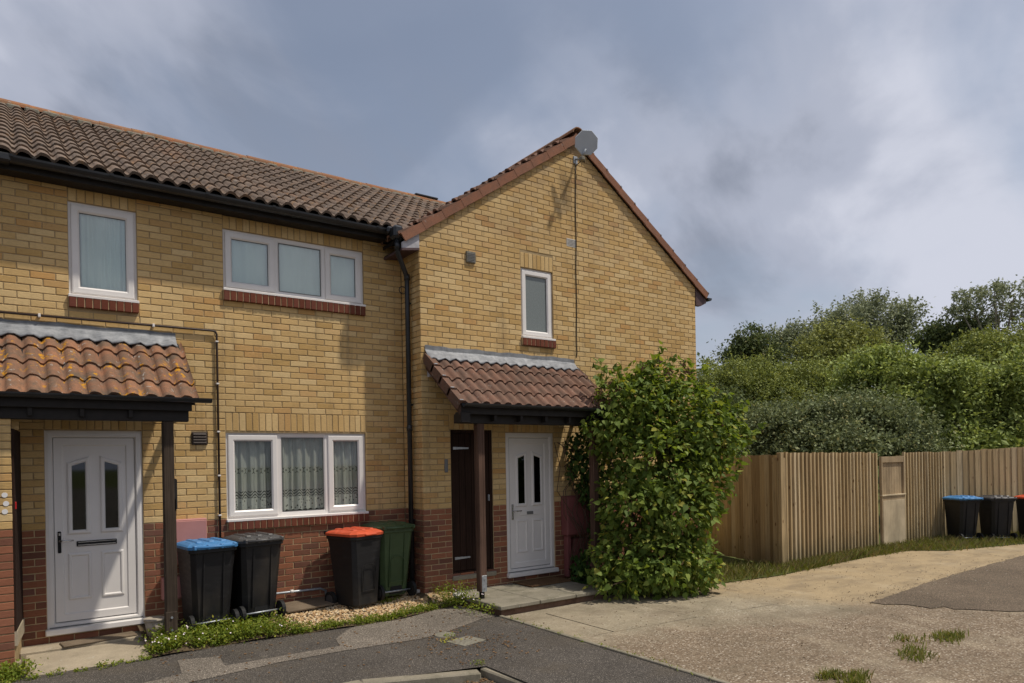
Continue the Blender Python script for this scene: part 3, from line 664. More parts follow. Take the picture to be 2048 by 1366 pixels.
# ------------------------------------------------------------------ windows and doors
def window(house, x0, x1, z0, z1, wy, mull=(), sashes=(True,), pane='glass', behind='blind', frosted=False, label=None, reveal=0.03):
    """white plastic casement window; wy = brick face, frame set back by reveal"""
    yf = wy + reveal; fw = 0.045
    root = MB(); root.ring(rect(x0, x1, z0, z1), inset(rect(x0, x1, z0, z1), fw), yf + 0.06, yf, yf + 0.004)
    xs = [x0] + list(mull) + [x1]
    for m in mull: root.box(m - 0.03, m + 0.03, yf + 0.002, yf + 0.06, z0 + 0.01, z1 - 0.01, 0.004)
    win = root.build('window', 'upvc', house)
    if label: win['label'] = label
    for i in range(len(xs) - 1):
        a = xs[i] + (fw if i == 0 else 0.03); b = xs[i + 1] - (fw if i == len(xs) - 2 else 0.03); c, d = z0 + fw, z1 - fw
        if sashes[i]:
            o = rect(a - 0.016, b + 0.016, c - 0.016, d + 0.016); sw = 0.075
            MB().ring(o, inset(o, 0.012), yf + 0.01, yf - 0.012, yf - 0.016).ring(inset(o, 0.012), inset(o, sw - 0.018), yf + 0.01, yf - 0.016, yf - 0.016).ring(inset(o, sw - 0.018), inset(o, sw), yf + 0.01, yf - 0.016, yf - 0.002).build('sash', 'upvc', win)
            g = inset(o, sw)
        else:
            o = rect(a, b, c, d)
            MB().ring(o, inset(o, 0.016), yf + 0.01, yf + 0.003, yf + 0.012).build('glazing_bead', 'upvc', win); g = inset(o, 0.016)
        MB().ring(inset(g, -0.003), inset(g, 0.004), yf + 0.016, yf + 0.004).build('seal', 'seal', win)
        MB().prism(inset(g, -0.004), 'y', yf + 0.012, yf + 0.018).build('pane', 'frosted' if frosted else pane, win)
    if not frosted:
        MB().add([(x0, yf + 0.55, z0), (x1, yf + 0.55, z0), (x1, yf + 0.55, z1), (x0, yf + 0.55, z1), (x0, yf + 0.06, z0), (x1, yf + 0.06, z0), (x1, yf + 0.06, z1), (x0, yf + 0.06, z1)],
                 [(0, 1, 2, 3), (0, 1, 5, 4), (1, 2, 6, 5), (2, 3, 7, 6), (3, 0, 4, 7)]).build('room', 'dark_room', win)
        if behind == 'blind':
            nx = 120; V, F = [], []
            for i in range(nx + 1):
                tt = i / nx; x = x0 + 0.04 + (x1 - x0 - .08) * tt; yy = 0.010 * math.sin(tt * 60 + 2 * math.sin(tt * 9)) + 0.006 * math.sin(tt * 23)
                for z in (z0 + .02, z1 - .03): V.append((x, yf + .05 + yy, z))
            for i in range(nx): F.append((2 * i, 2 * i + 2, 2 * i + 3, 2 * i + 1))
            link('net_curtain', np_mesh('net_curtain', np.array(V), np.array(F), 'blind', True), win)
        elif behind == 'lace':
            nx = 240; V, F = [], []; ww = x1 - x0 - 0.06
            for i in range(nx + 1):
                t = i / nx; x = x0 + 0.03 + ww * t
                yy = 0.016 * math.sin(t * 96 + 1.5 * math.sin(t * 13)) + 0.012 * math.sin(t * 41 + 2) + 0.006 * math.sin(t * 190)
                for k in range(5):
                    zf = k / 4; V.append((x, yf + 0.062 + yy * (1.15 - 0.4 * zf), z0 + 0.075 + 0.008 * math.sin(t * 140) * (1 - zf) + (z1 - z0 - 0.12) * zf))
            for i in range(nx):
                for k in range(4): F.append((i * 5 + k, (i + 1) * 5 + k, (i + 1) * 5 + k + 1, i * 5 + k + 1))
            o = link('net_curtain', np_mesh('net_curtain', np.array(V), np.array(F), 'lace', True), win)
    # projecting white sill strip
    MB().box(x0 - 0.012, x1 + 0.012, wy - 0.045, yf + 0.05, z0 - 0.026, z0 + 0.006, 0.005).build('sill', 'upvc', win)
    return win
def brick_sill(house, x0, x1, z0, z1, wy, proud=0.045):
    base = MB().box(x0 + 0.004, x1 - 0.004, wy - proud + 0.010, wy + 0.05, z0 + 0.004, z1 - 0.004).build('brick_sill', 'mortar_red', house)
    n = max(3, round((x1 - x0) / 0.077)); w = (x1 - x0) / n
    ms = []
    for v in range(4):
        j = 0.0015; m = MB().box(-w / 2 + 0.005, w / 2 - 0.005, 0, 0.06, 0, z1 - z0 - random.uniform(0, 0.004), 0.004); ms.append(m.mesh('brick', 'sill_brick'))
    for i in range(n):
        o = link('brick', random.choice(ms), base); o.matrix_basis = Matrix.Translation((x0 + (i + .5) * w, wy - proud + random.uniform(0, 0.004), z0 + random.uniform(-.002, .002)))
def soldiers(wall, x0, x1, z0, z1, wy, mat):
    n = max(3, round((x1 - x0) / 0.0775)); w = (x1 - x0) / n; ms = [brick_mesh(w - JT, z1 - z0 - JT, mat, v) for v in range(4)]
    for i in range(n):
        o = link('brick', random.choice(ms), wall); o.matrix_basis = Matrix.Translation((x0 + (i + .5) * w, wy + random.uniform(-.002, .001), (z0 + z1) / 2))

def front_door(house, x0, x1, z0, z1, wy, label, handle_mat='rubber', letter='chrome', lz=None):
    yf = wy + 0.02; fw = 0.075
    o = rect(x0, x1, z0, z1); d = MB()
    d.ring(o, inset(o, 0.03), yf + 0.07, yf, yf - 0.006).ring(inset(o, 0.03), inset(o, fw - 0.015), yf + 0.07, yf - 0.006, yf - 0.006).ring(inset(o, fw - 0.015), inset(o, fw), yf + 0.07, yf - 0.006, yf + 0.02)
    dr = d.build('door', 'upvc', house); dr['label'] = label
    MB().box(x0 - 0.02, x1 + 0.02, wy - 0.06, yf + 0.06, z0 - 0.035, z0 + 0.028, 0.008).build('threshold', 'upvc', dr)
    MB().box(x0 + 0.02, x1 - 0.02, yf - 0.018, yf + 0.03, z0 + 0.030, z0 + 0.040).build('threshold_seal', 'seal', dr)
    a, b, c, e = x0 + fw, x1 - fw, z0 + 0.085, z1 - fw
    sw = 0.085; lo = rect(a + 0.004, b - 0.004, c, e - 0.004)
    lf = MB().ring(lo, inset(lo, sw - 0.012), yf + 0.05, yf + 0.012, yf + 0.012).ring(inset(lo, sw - 0.012), inset(lo, sw), yf + 0.05, yf + 0.012, yf + 0.024)
    i0 = inset(lo, sw); lf.add([(p[0], yf + 0.024, p[1]) for p in i0], [(0, 1, 2, 3)]); lf.build('leaf', 'upvc', dr)
    MB().ring(inset(lo, -0.004), inset(lo, 0.0), yf + 0.05, yf + 0.016).build('seal', 'seal', dr)
    A, Bx, C, D = i0[0][0], i0[1][0], i0[0][1], i0[2][1]; yp = yf + 0.024; w = Bx - A
    mid = (A + Bx) / 2; pw = w * 0.37; H = D - C
    for sgn in (-1, 1):
        cx = mid + sgn * w * 0.262
        l, r_ = cx - pw / 2, cx + pw / 2; zt0, zt1 = C + H * 0.90, C + H * 0.94; zb = C + H * 0.468
        poly = [(l, zb), (r_, zb), (r_, zt1 if sgn < 0 else zt0), (l, zt0 if sgn < 0 else zt1)]
        MB().ring(poly, inset(poly, 0.014), yp + 0.002, yp - 0.006, yp - 0.016).ring(inset(poly, 0.014), inset(poly, 0.036), yp + 0.002, yp - 0.016, yp - 0.016).ring(inset(poly, 0.036), inset(poly, 0.05), yp + 0.002, yp - 0.016, yp - 0.004).build('glazed_panel_moulding', 'upvc', dr)
        g = inset(poly, 0.046); MB().prism(g, 'y', yp - 0.008, yp - 0.0025).build('pane', 'glass_door', dr)
        MB().prism(inset(g, -0.004), 'y', yp - 0.002, yp - 0.001).build('pane_backing', 'dark_room', dr)
        p2 = rect(l, r_, C + H * 0.075, C + H * 0.355)
        MB().ring(p2, inset(p2, 0.012), yp + 0.002, yp - 0.004, yp - 0.012).ring(inset(p2, 0.012), inset(p2, 0.024), yp + 0.002, yp - 0.012, yp - 0.012).ring(inset(p2, 0.024), inset(p2, 0.036), yp + 0.002, yp - 0.012, yp + 0.001).build('panel_moulding', 'upvc', dr)
    zl = C + H * 0.41; lw = w * (0.34 if letter == 'chrome' else 0.2)
    lx = mid + w * 0.03
    if letter == 'chrome':
        lb = MB().box(lx - lw, lx + lw * .9, yp - 0.014, yp + 0.002, zl - 0.028, zl + 0.028, 0.004).build('letterbox', 'rubber', dr)
        MB().box(lx - lw + 0.012, lx + lw * .9 - 0.012, yp - 0.022, yp - 0.013, zl - 0.020, zl - 0.008, 0.003).box(lx - lw + 0.012, lx + lw * .9 - 0.012, yp - 0.020, yp - 0.013, zl + 0.010, zl + 0.022, 0.003).build('letterbox_flap', 'chrome', lb)
    else:
        lb = MB().box(mid - w * .32, mid + w * .32, yp - 0.010, yp + 0.002, zl - 0.034, zl + 0.034, 0.006).build('letterbox', 'upvc', dr)
        MB().box(mid - 0.06, mid + 0.06, yp - 0.016, yp - 0.009, zl - 0.022, zl + 0.024, 0.003).build('letterbox_flap', 'seal', lb)
    hz = C + H * 0.435; hx = a + 0.045
    hp = MB().box(hx - 0.016, hx + 0.016, yf - 0.004, yf + 0.013, hz - 0.13, hz + 0.10, 0.007).build('handle', handle_mat, dr)
    MB().tube([(hx, yf - 0.004, hz + 0.0), (hx, yf - 0.05, hz), (hx + 0.03, yf - 0.055, hz), (hx + 0.125, yf - 0.052, hz)], [0.011, 0.010, 0.010, 0.008], 8).build('lever', 'chrome' if handle_mat == 'rubber' else handle_mat, hp)
    MB().box(hx - 0.009, hx + 0.009, yf - 0.012, yf - 0.003, hz + 0.055, hz + 0.085, 0.003).build('lock_cylinder', 'chrome', hp)
    return dr

# ------------------------------------------------------------------ the terraced range (wall A, facing the camera at Y=0)
D = -0.53                                   # face of the projecting gable
house_a = wthing('terraced_house', 'yellow brick terraced house with brown tiled roof, left of the gable', 'house', (-3, 0, 0))
XL = -8.0
SOF = 4.84
W1 = (-3.93, -3.28, 3.69, 4.70); W2 = (-2.36, -0.563, 3.96, 4.685); W3 = (-2.365, -0.575, 1.185, 2.235); DA = (-4.175, -3.262, 0.125, 2.24)
S1 = (-3.93, -3.28, 4.70, SOF); S2 = (-2.36, -0.563, 4.685, SOF); S3 = (-2.365, -0.563, 2.25, 2.475); SA = (-4.175, -3.262, 2.25, 2.475)
L1 = (-3.94, -3.27, 3.56, 3.685); L2 = (-2.37, -0.553, 3.82, 3.95); L3 = (-2.365, -0.553, 1.06, 1.178)
VA = (-2.745, -2.575, 2.085, 2.235)
holes = [W1, W2, W3, DA]
pm = MB(); panel(pm, XL, 0.0, 1.2, 5.05, holes, 0.0055, 0.12); wall_a = pm.build('wall', 'mortar', house_a)
pm = MB(); panel(pm, XL, 0.0, -0.25, 1.2, holes, 0.0055, 0.12); lower_a = pm.build('plinth_wall', 'mortar_red', house_a)
cells = lay(XL, 0.0, -0.225, SOF + 0.05, -2.3625, holes + [S1, S2, S3, SA, L1, L2, L3, (-2.745, -2.575, 2.085, 2.235)])
near = lambda c: (Vector(((c[0] + c[1]) / 2, 0, (c[2] + c[3]) / 2)) - Vector((-3.4, -6.5, 1.9))).length + (50 if c[0] < -4.55 and c[2] < 5 else 0) + (30 if c[2] < 0.02 or c[3] > 4.9 else 0)
emit_bricks([c for c in cells if c[2] > 1.19], frame_y(0.0), wall_a, lambda c: 'brick', 190, near)
emit_bricks([c for c in cells if c[2] < 1.19], frame_y(0.0), lower_a, lambda c: 'red_brick', 60, near)
for S in (S1, S2, S3, SA): soldiers(wall_a, S[0], S[1], S[2], S[3], 0.0, 'brick')
for Lc in (L1, L2, L3): brick_sill(house_a, *Lc, 0.0)
window(house_a, *W1, 0.0, label='tall single casement window above the left porch')
window(house_a, *W2, 0.0, (-1.73, -1.10), (True, False, True), label='three-light upper window under the black gutter')
window(house_a, *W3, 0.0, (-1.735, -1.105), (True, False, True), 'glass_clear', 'lace', label='three-light ground floor window with net curtains')
front_door(house_a, *DA, 0.0, 'white front door under the left porch')
# closing walls behind, so that the house is a solid body
RY, RZ, EA, EB = 3.25, 6.95, -0.30, 6.8
MB().box(XL, 0.3, EB - .4, EB - .3, -0.2, 5.0).box(XL, XL + 0.1, 0.02, EB - .4, -0.2, 5.0).build('rear_wall', 'brick', house_a)
# eaves: soffit, fascia, gutter
MB().box(XL, -0.03, -0.20, 0.02, SOF, SOF + 0.02).build('soffit', 'dark_timber', house_a)
MB().box(XL, -0.03, -0.225, -0.20, SOF - 0.01, 4.99, 0.003).build('fascia', 'dark_timber', house_a)
def gutter(parent, x0, x1, y, z, r=0.062, joints=(), mat='black_plastic', brackets=True):
    pts = [(y + r * math.cos(a), z + r * math.sin(a)) for a in [math.pi + math.pi * k / 10 for k in range(11)]]
    inn = [(y + (r - 0.006) * math.cos(a), z + (r - 0.006) * math.sin(a)) for a in [math.pi + math.pi * k / 10 for k in range(11)]][::-1]
    g = MB().prism(pts + inn, 'x', x0, x1)
    g.add([(x1 - .002, p[0], p[1]) for p in pts], [tuple(range(11))])
    o = g.build('gutter', mat, parent)
    for j in joints:
        p2 = [(y + (r + .006) * math.cos(a), z + .008 + (r + .006) * math.sin(a)) for a in [math.pi + math.pi * k / 10 for k in range(11)]]
        p3 = [(y + (r - .004) * math.cos(a), z + .008 + (r - .004) * math.sin(a)) for a in [math.pi + math.pi * k / 10 for k in range(11)]][::-1]
        MB().prism(p2 + p3, 'x', j - 0.018, j + 0.018).build('gutter_bracket', mat, o)
    return o
gut = gutter(house_a, XL, -0.30, -0.29, 4.94, 0.065, [-6.2, -5.3, -4.42, -3.55, -2.6, -1.85, -1.05, -0.5])
MB().box(-5.4, -4.42, -0.362, -0.22, 4.865, 4.955, 0.02).build('gutter_union', 'black_plastic', gut)
# roof slopes
es = Vector((0, RY - EA, RZ - 5.0)); sl = es.length; pitch = (RZ - 5.0) / (RY - EA)
roof_a = MB().prism([(EA + 0.04, 4.985), (RY, RZ - 0.045), (EB, 4.985), (EB, 4.9), (RY, RZ - 0.16), (EA + 0.04, 4.9)], 'x', XL, 2.7).build('roof', 'dark_timber', house_a)
gable_z = lambda x: 4.97 + 0.68 * x
ny = 13; g_a = sl / ny
def skip_a(p): return gable_z(p.x) > p.z + 0.35 and p.x > 0.2
lay_tiles((XL, EA - 0.02, 4.985), (1, 0, 0), es, 32, ny, 'tile_brown', roof_a, True, lambda i, j: 8 <= i < 31, skip=skip_a, gauge=g_a)
def ridge_run(parent, p0, p1, r=0.115, n_len=0.42, mat='ridge', squash=0.85):
    p0, p1 = Vector(p0), Vector(p1); L = (p1 - p0).length; n = max(1, round(L / n_len)); t = (p1 - p0) / L; side = t.cross(Vector((0, 0, 1))).normalized()
    def half(r, l, th=0.018):
        vs = []; S = 9
        for q, rr in ((0, r), (l, r * 0.97)):
            for k in range(S): a = math.pi * k / (S - 1); vs.append((q, math.cos(a) * rr, math.sin(a) * rr * squash))
            for k in range(S): a = math.pi * k / (S - 1); vs.append((q, math.cos(a) * (rr - th), math.sin(a) * (rr - th) * squash))
        fs = []; o2 = 2 * S
        for k in range(S - 1): fs += [(k, k + 1, o2 + k + 1, o2 + k), (S + k + 1, S + k, o2 + S + k, o2 + S + k + 1), (k + 1, k, S + k, S + k + 1), (o2 + k, o2 + k + 1, o2 + S + k + 1, o2 + S + k)]
        return MB().add(vs, fs).mesh('ridge_tile', mat)
    me = half(r, L / n + 0.004); B = Matrix((t, side, side.cross(t) * -1 if side.cross(t).z < 0 else side.cross(t))).transposed()
    for i in range(n):
        o = link('ridge_tile', me, parent); p = p0 + t * (i * L / n) + Vector((0, 0, random.uniform(-0.004, 0.006)))
        o.matrix_basis = Matrix.Translation(p) @ (B @ Matrix.Rotation(random.uniform(-.008, .008), 3, 'Y')).to_4x4()
bed = MB()
for k in range(52):      # lumpy mortar bedding under the ridge
    x = XL + 0.2 + k * 0.21
    if x < 2.6: bed.box(x, x + 0.2 + random.uniform(-.03, .02), RY - 0.135 - random.uniform(0, .02), RY + 0.12, RZ - 0.10 + random.uniform(-.01, .01), RZ - 0.025 + random.uniform(-.01, .012), 0.02)
bed.build('ridge_mortar', 'cast', roof_a)
ridge_run(roof_a, (XL, RY, RZ - 0.035), (2.65, RY, RZ - 0.035))
MB().box(1.95, 2.45, RY - 0.1, RY + 0.1, RZ + 0.04, RZ + 0.075, 0.01).build('ridge_vent', 'black_plastic', roof_a)

# vent, conduit
vb = MB().box(VA[0], VA[1], -0.022, 0.01, VA[2], VA[3], 0.004).build('air_vent', 'brown_vent', house_a)
for k in range(4):
    z = VA[2] + 0.022 + k * 0.032; MB().prism([(-0.034, z), (-0.022, z + 0.022), (-0.02, z + 0.022), (-0.022, z)], 'x', VA[0] + 0.015, VA[1] - 0.015).build('louvre', 'brown_vent', vb)
pipe = MB().tube([(-6.5, -0.03, 3.435), (-2.50, -0.03, 3.435), (-2.468, -0.03, 3.425), (-2.455, -0.03, 3.395), (-2.455, -0.03, 0.9)], 0.013, 8).build('conduit', 'brown_pipe', house_a)
for p in [(-5.4, 3.435), (-4.2, 3.435), (-3.13, 3.435)]: MB().box(p[0] - .012, p[0] + .012, -0.047, 0, p[1] - .018, p[1] + .018, 0.004).build('pipe_clip', 'upvc', pipe)
for z in (3.31, 2.81, 2.24, 1.72, 1.25): MB().box(-2.472, -2.438, -0.047, 0, z - .009, z + .009, 0.004).build('pipe_clip', 'upvc', pipe)
lp = MB().tube([(-2.6, -0.04, 0.245), (-1.25, -0.04, 0.235), (-1.18, -0.04, 0.2), (-1.17, -0.04, 0.05)], 0.016, 8).build('waste_pipe', 'steel', house_a)
for x in (-2.2, -1.62): MB().tube([(x - .02, -0.04, 0.242), (x + .02, -0.04, 0.242)], 0.022, 8).build('pipe_clip', 'upvc', lp)

# ------------------------------------------------------------------ the projecting gable
house_b = wthing('gabled_house', 'yellow brick end house with a plain gable facing the front', 'house', (2.8, D, 0))
GX, APX, APZ = 5.60, 2.80, 6.83
EVZ = 4.93
BW = (1.69, 2.292, 3.665, 4.69); DB = (1.362, 2.252, 0.175, 2.24); ST = (0.44, 1.125, 0.27, 2.275)
BS = (1.68, 2.30, 4.69, 4.915); SB1 = (1.35, 2.265, 2.25, 2.475); SB2 = (0.42, 1.14, 2.28, 2.505); BL = (1.68, 2.315, 3.535, 3.655)
V1 = (0.735, 0.885, 4.61, 4.77); V2 = (2.585, 2.785, 5.145, 5.27)
holesb = [BW, DB, ST]
slope_x = lambda z: (max(0, (z - EVZ) / (APZ - EVZ) * APX), min(GX, GX - (z - EVZ) / (APZ - EVZ) * (GX - APX)))
pm = MB(); panel(pm, 0.012, GX, 1.2, 4.90, holesb, D + 0.0055, 0.12)
pm.add([(0.012, D + .0055, 4.90), (GX, D + .0055, 4.90), (GX, D + .0055, EVZ), (APX, D + .0055, APZ), (0.012, D + .0055, EVZ)], [(0, 1, 2, 3, 4)])
pm.add([(0.009, D + 0.0055, 1.2), (0.009, 0.02, 1.2), (0.009, 0.02, EVZ + 0.1), (0.009, D + 0.0055, EVZ)], [(0, 1, 2, 3)])
wall_b = pm.build('wall', 'mortar', house_b)
pm = MB(); panel(pm, 0.012, GX, -0.25, 1.2, holesb, D + 0.0055, 0.12)
pm.add([(0.009, D + 0.0055, -.25), (0.009, 0.02, -.25), (0.009, 0.02, 1.2), (0.009, D + 0.0055, 1.2)], [(0, 1, 2, 3)])
lower_b = pm.build('plinth_wall', 'mortar_red', house_b)
cells = lay(0.0, GX, -0.225, APZ, 0.0, holesb + [BS, SB1, SB2, BL, V2], lambda z: slope_x(z + 0.02))
near = lambda c: (Vector(((c[0] + c[1]) / 2, D, (c[2] + c[3]) / 2)) - Vector((0.5, -6, 3.6))).length + (40 if c[2] < 0.06 else 0)
emit_bricks([c for c in cells if c[2] > 1.19], frame_y(D), wall_b, lambda c: 'brick_gable', 170, near)
emit_bricks([c for c in cells if c[2] < 1.19], frame_y(D), lower_b, lambda c: 'red_brick', 50, near)
rc = lay(D + 0.0, 0.0, -0.225, EVZ, D + 0.1125 + BR / 2, [])
rc = [c for c in rc]
emit_bricks([c for c in rc if c[2] > 1.19], frame_x(0.0), wall_b, lambda c: 'brick', 40, lambda c: c[2])
emit_bricks([c for c in rc if c[2] < 1.19], frame_x(0.0), lower_b, lambda c: 'red_brick', 16, lambda c: -c[2])
for S in (BS, SB1, SB2): soldiers(wall_b, S[0], S[1], S[2], S[3], D, 'brick')
brick_sill(house_b, *BL, D)
window(house_b, *BW, D, (), (True,), frosted=True, label='narrow frosted window in the gable wall')
front_door(house_b, *DB, D, 'white front door in the gable wall', 'chrome', 'plate')
MB().box(GX - 0.2, GX, D + 0.02, 6.0, -0.2, EVZ).box(0.02, 0.2, 3.7, 6.0, -0.2, EVZ).box(0.0, GX, 5.9, 6.0, -0.2, EVZ).prism([(0.0, EVZ), (GX, EVZ), (APX, APZ)], 'y', 5.9, 6.0).build('rear_wall', 'brick', house_b)
# plank store door
sd_ = MB().ring(rect(*ST), inset(rect(*ST), 0.045), D + 0.09, D + 0.015).box(ST[0], ST[1], D + 0.075, D + 0.09, ST[2], ST[3]).build('store_door', 'store_door', house_b)
sd_['label'] = 'dark brown plank store door'
npk = 6; pw = (ST[1] - ST[0] - 0.09) / npk
for k in range(npk): MB().box(ST[0] + .045 + k * pw + .002, ST[0] + .045 + (k + 1) * pw - .002, D + 0.03, D + 0.055, ST[2] + .05, ST[3] - .047, 0.004).build('plank', 'store_door', sd_)
for z in (2.02, 0.50):
    MB().prism([(ST[0] + .01, z - .02), (ST[0] + .30, z - .010), (ST[0] + .30, z + .010), (ST[0] + .01, z + .02)], 'y', D + 0.022, D + 0.029).build('strap_hinge', 'steel', sd_)
MB().box(ST[1] - 0.075, ST[1] - 0.055, D + 0.0, D + 0.03, 1.27, 1.36, 0.004).build('latch', 'steel', sd_)
MB().box(ST[0] - 0.01, ST[1] + 0.03, D - 0.02, D + 0.1, ST[2] - 0.07, ST[2] - 0.004, 0.008).build('store_sill', 'kerb', house_b)
# vents and number plate
v = MB().box(V1[0], V1[1], D - 0.03, D + 0.01, V1[2], V1[3], 0.005).build('extractor_vent', 'cast', house_b)
for k in range(6): MB().box(V1[0] + .018, V1[1] - .018, D - 0.036, D - 0.029, V1[2] + .018 + k * .021, V1[2] + .028 + k * .021).build('louvre', 'seal', v)
vv = MB().box(V2[0], V2[1], D - 0.003, D + 0.02, V2[2], V2[3], 0.003).build('air_brick', 'stone', house_b)
for a in range(7):
    for b in range(5): MB().box(V2[0] + .018 + a * .024, V2[0] + .032 + a * .024, D - 0.0045, D + 0.0, V2[2] + .014 + b * .021, V2[2] + .026 + b * .021).build('vent_hole', 'rubber', vv)
MB().box(0.335, 0.385, D - 0.018, D + 0.005, 1.69, 1.87, 0.006).build('number_plate', 'seal', house_b)
# gable roof
PB = (APZ - EVZ) / APX; YF, YB = D - 0.055, 6.05
exl, exr = -0.27, GX + 0.30
zl = lambda x: EVZ + 0.06 + PB * min(x, 2 * APX - x)
roof_b = MB().prism([(exl, zl(exl) - 0.01), (APX, zl(APX) - 0.01), (exr, zl(exr) - 0.01), (exr, zl(exr) - 0.06), (APX, zl(APX) - 0.065), (exl, zl(exl) - 0.06)], 'y', D + 0.0, YB).build('roof', 'dark_timber', house_b)
slb = math.hypot(APX - exl, zl(APX) - zl(exl)); nyb = int(round(slb / 0.365)); gb = slb / nyb
nxb = int((YB - YF) / TW)
lay_tiles((exl - 0.02, YF + 0.03 + nxb * TW, zl(exl) + 0.0), (0, -1, 0), (1, 0, PB), nxb, nyb, 'tile_red', roof_b, True, lambda i, j: i >= nxb - 3, gauge=gb, lift=0.035)
lay_tiles((exr + 0.02, YF + 0.03, zl(exr) + 0.0), (0, 1, 0), (-1, 0, PB), nxb, nyb, 'tile_red', roof_b, True, lambda i, j: i < 2, gauge=gb, lift=0.035)
def verge(parent, x0, z0, dx, dz, n, yf, drop=0.115, ret=0.13, mat='verge', th=0.022, clip=False):
    """interlocking cloaked verge tiles climbing from (x0, z0); each a bent tile with a face and a top return"""
    L = math.hypot(dx, dz); g = L / n; t = Vector((dx, 0, dz)) / L; nrm = Vector((-t.z, 0, t.x)) if t.x > 0 else Vector((t.z, 0, -t.x))
    for i in range(n):
        p = Vector((x0, yf, z0)) + t * (g * i); up0, up1 = 0.030, 0.020
        def pt(s_, h, y): return tuple(p + t * s_ + nrm * h + Vector((0, y, 0)))
        e = g + 0.045; V = []
        for s_, up in ((0, up0), (e, up1)):
            o = 0.003 if s_ == 0 else 0
            V += [pt(s_, up, ret), pt(s_, up, -o), pt(s_, up - drop, -o), pt(s_, up - drop, 0.02), pt(s_, up - th, 0.02), pt(s_, up - th, ret)]
        F = [(k, (k + 1) % 6, 6 + (k + 1) % 6, 6 + k) for k in range(6)] + [(0, 1, 2, 3, 4, 5)[::-1], (6, 7, 8, 9, 10, 11)]
        o_ = MB().add(V, F).build('verge_tile', mat, parent)
        if clip: MB().box(-.012, .012, -.008, .02, 0, .022, .002).xform(Matrix.Translation(pt(0.01, up0 - 0.01, -0.004))).build('verge_clip', 'steel', o_)
verge(roof_b, exl, zl(exl), APX - exl, zl(APX) - zl(exl), nyb, YF)
verge(roof_b, exr, zl(exr), APX - exr, zl(APX) - zl(exr), nyb, YF, clip=True)
# dark bedding strip and barge under the verge
for (xa, xb) in ((0.0, APX), (GX, APX)):
    za, zb = zl(xa), zl(xb)
    MB().prism([(xa, za - 0.09), (xb, zb - 0.09), (xb, zb - 0.112), (xa, za - 0.112)], 'y', D - 0.02, D + 0.012).build('verge_undercloak', 'dark_timber', roof_b)
ridge_run(roof_b, (APX, YF - 0.03, zl(APX) + 0.02), (APX, YB, zl(APX) + 0.02), 0.12, 0.44, 'ridge')
# eaves box ends and gutters of the gable roof
el = MB().prism([(exl + 0.02, zl(exl) - 0.075), (0.0, zl(0) - 0.10), (0.0, EVZ - 0.24), (exl + 0.02, EVZ - 0.28)], 'y', D - 0.015, D + 0.02).build('eaves_end_board', 'white_paint', house_b)
MB().prism([(exl + 0.01, EVZ - 0.28), (0.0, EVZ - 0.24), (0.0, EVZ - 0.27), (exl + 0.01, EVZ - 0.31)], 'y', D - 0.02, 0.1).build('eaves_trim', 'purple_brown', el)
MB().prism([(exl + 0.02, EVZ - 0.285), (0.0, EVZ - 0.25), (0.0, EVZ - 0.23), (exl + 0.02, EVZ - 0.26)], 'y', D + 0.02, 0.1).build('eaves_soffit', 'dark_timber', el)
er = MB().prism([(GX, zl(GX) - 0.11), (exr - 0.02, zl(exr) - 0.09), (exr - 0.02, EVZ - 0.29), (GX + 0.13, EVZ - 0.36), (GX, EVZ - 0.36)], 'y', D - 0.015, D + 0.05).build('eaves_end_board', 'purple_brown', house_b)
gr = [(exr + .05 + .055 * math.cos(a), zl(exr) - .05 + .055 * math.sin(a)) for a in [math.pi + math.pi * k / 8 for k in range(9)]]
MB().prism(gr, 'y', D - 0.05, 3.0).build('gutter', 'black_plastic', house_b)
# hopper, swan-neck and downpipe in the inner corner
hop = MB().box(-0.36, -0.22, D - 0.01, D + 0.16, 4.78, 4.95, 0.03).box(-0.40, -0.24, -0.36, D + 0.10, 4.86, 4.95, 0.02).build('gutter_outlet', 'black_plastic', house_b)
dp = MB().tube([(-0.285, D + 0.06, 4.80), (-0.285, D + 0.06, 4.66), (-0.27, D + 0.08, 4.60), (-0.10, -0.32, 4.40), (-0.065, -0.30, 4.34), (-0.065, -0.30, 4.2), (-0.065, -0.30, 0.06)], 0.034, 12).build('downpipe', 'black_plastic', house_b)
for z in (4.34, 4.62, 2.3): MB().tube([(-0.065, -0.30, z - .04), (-0.065, -0.30, z + .04)] if z != 4.62 else [(-0.285, D + .06, 4.64), (-0.285, D + .06, 4.74)], 0.040, 12).build('pipe_collar', 'black_plastic', dp)
for z in (2.62, 1.05, 4.0): MB().box(-0.06, 0.0, -0.29, -0.22, z - .012, z + .012, 0.003).build('pipe_bracket', 'black_plastic', dp)
MB().tube([(-0.065 + .05 * math.cos(a) - .07, -0.30, 4.16 + .05 * math.sin(a)) for a in [R(20 + k * 30) for k in range(11)]], 0.006, 6).build('wire_loop', 'cable', dp)

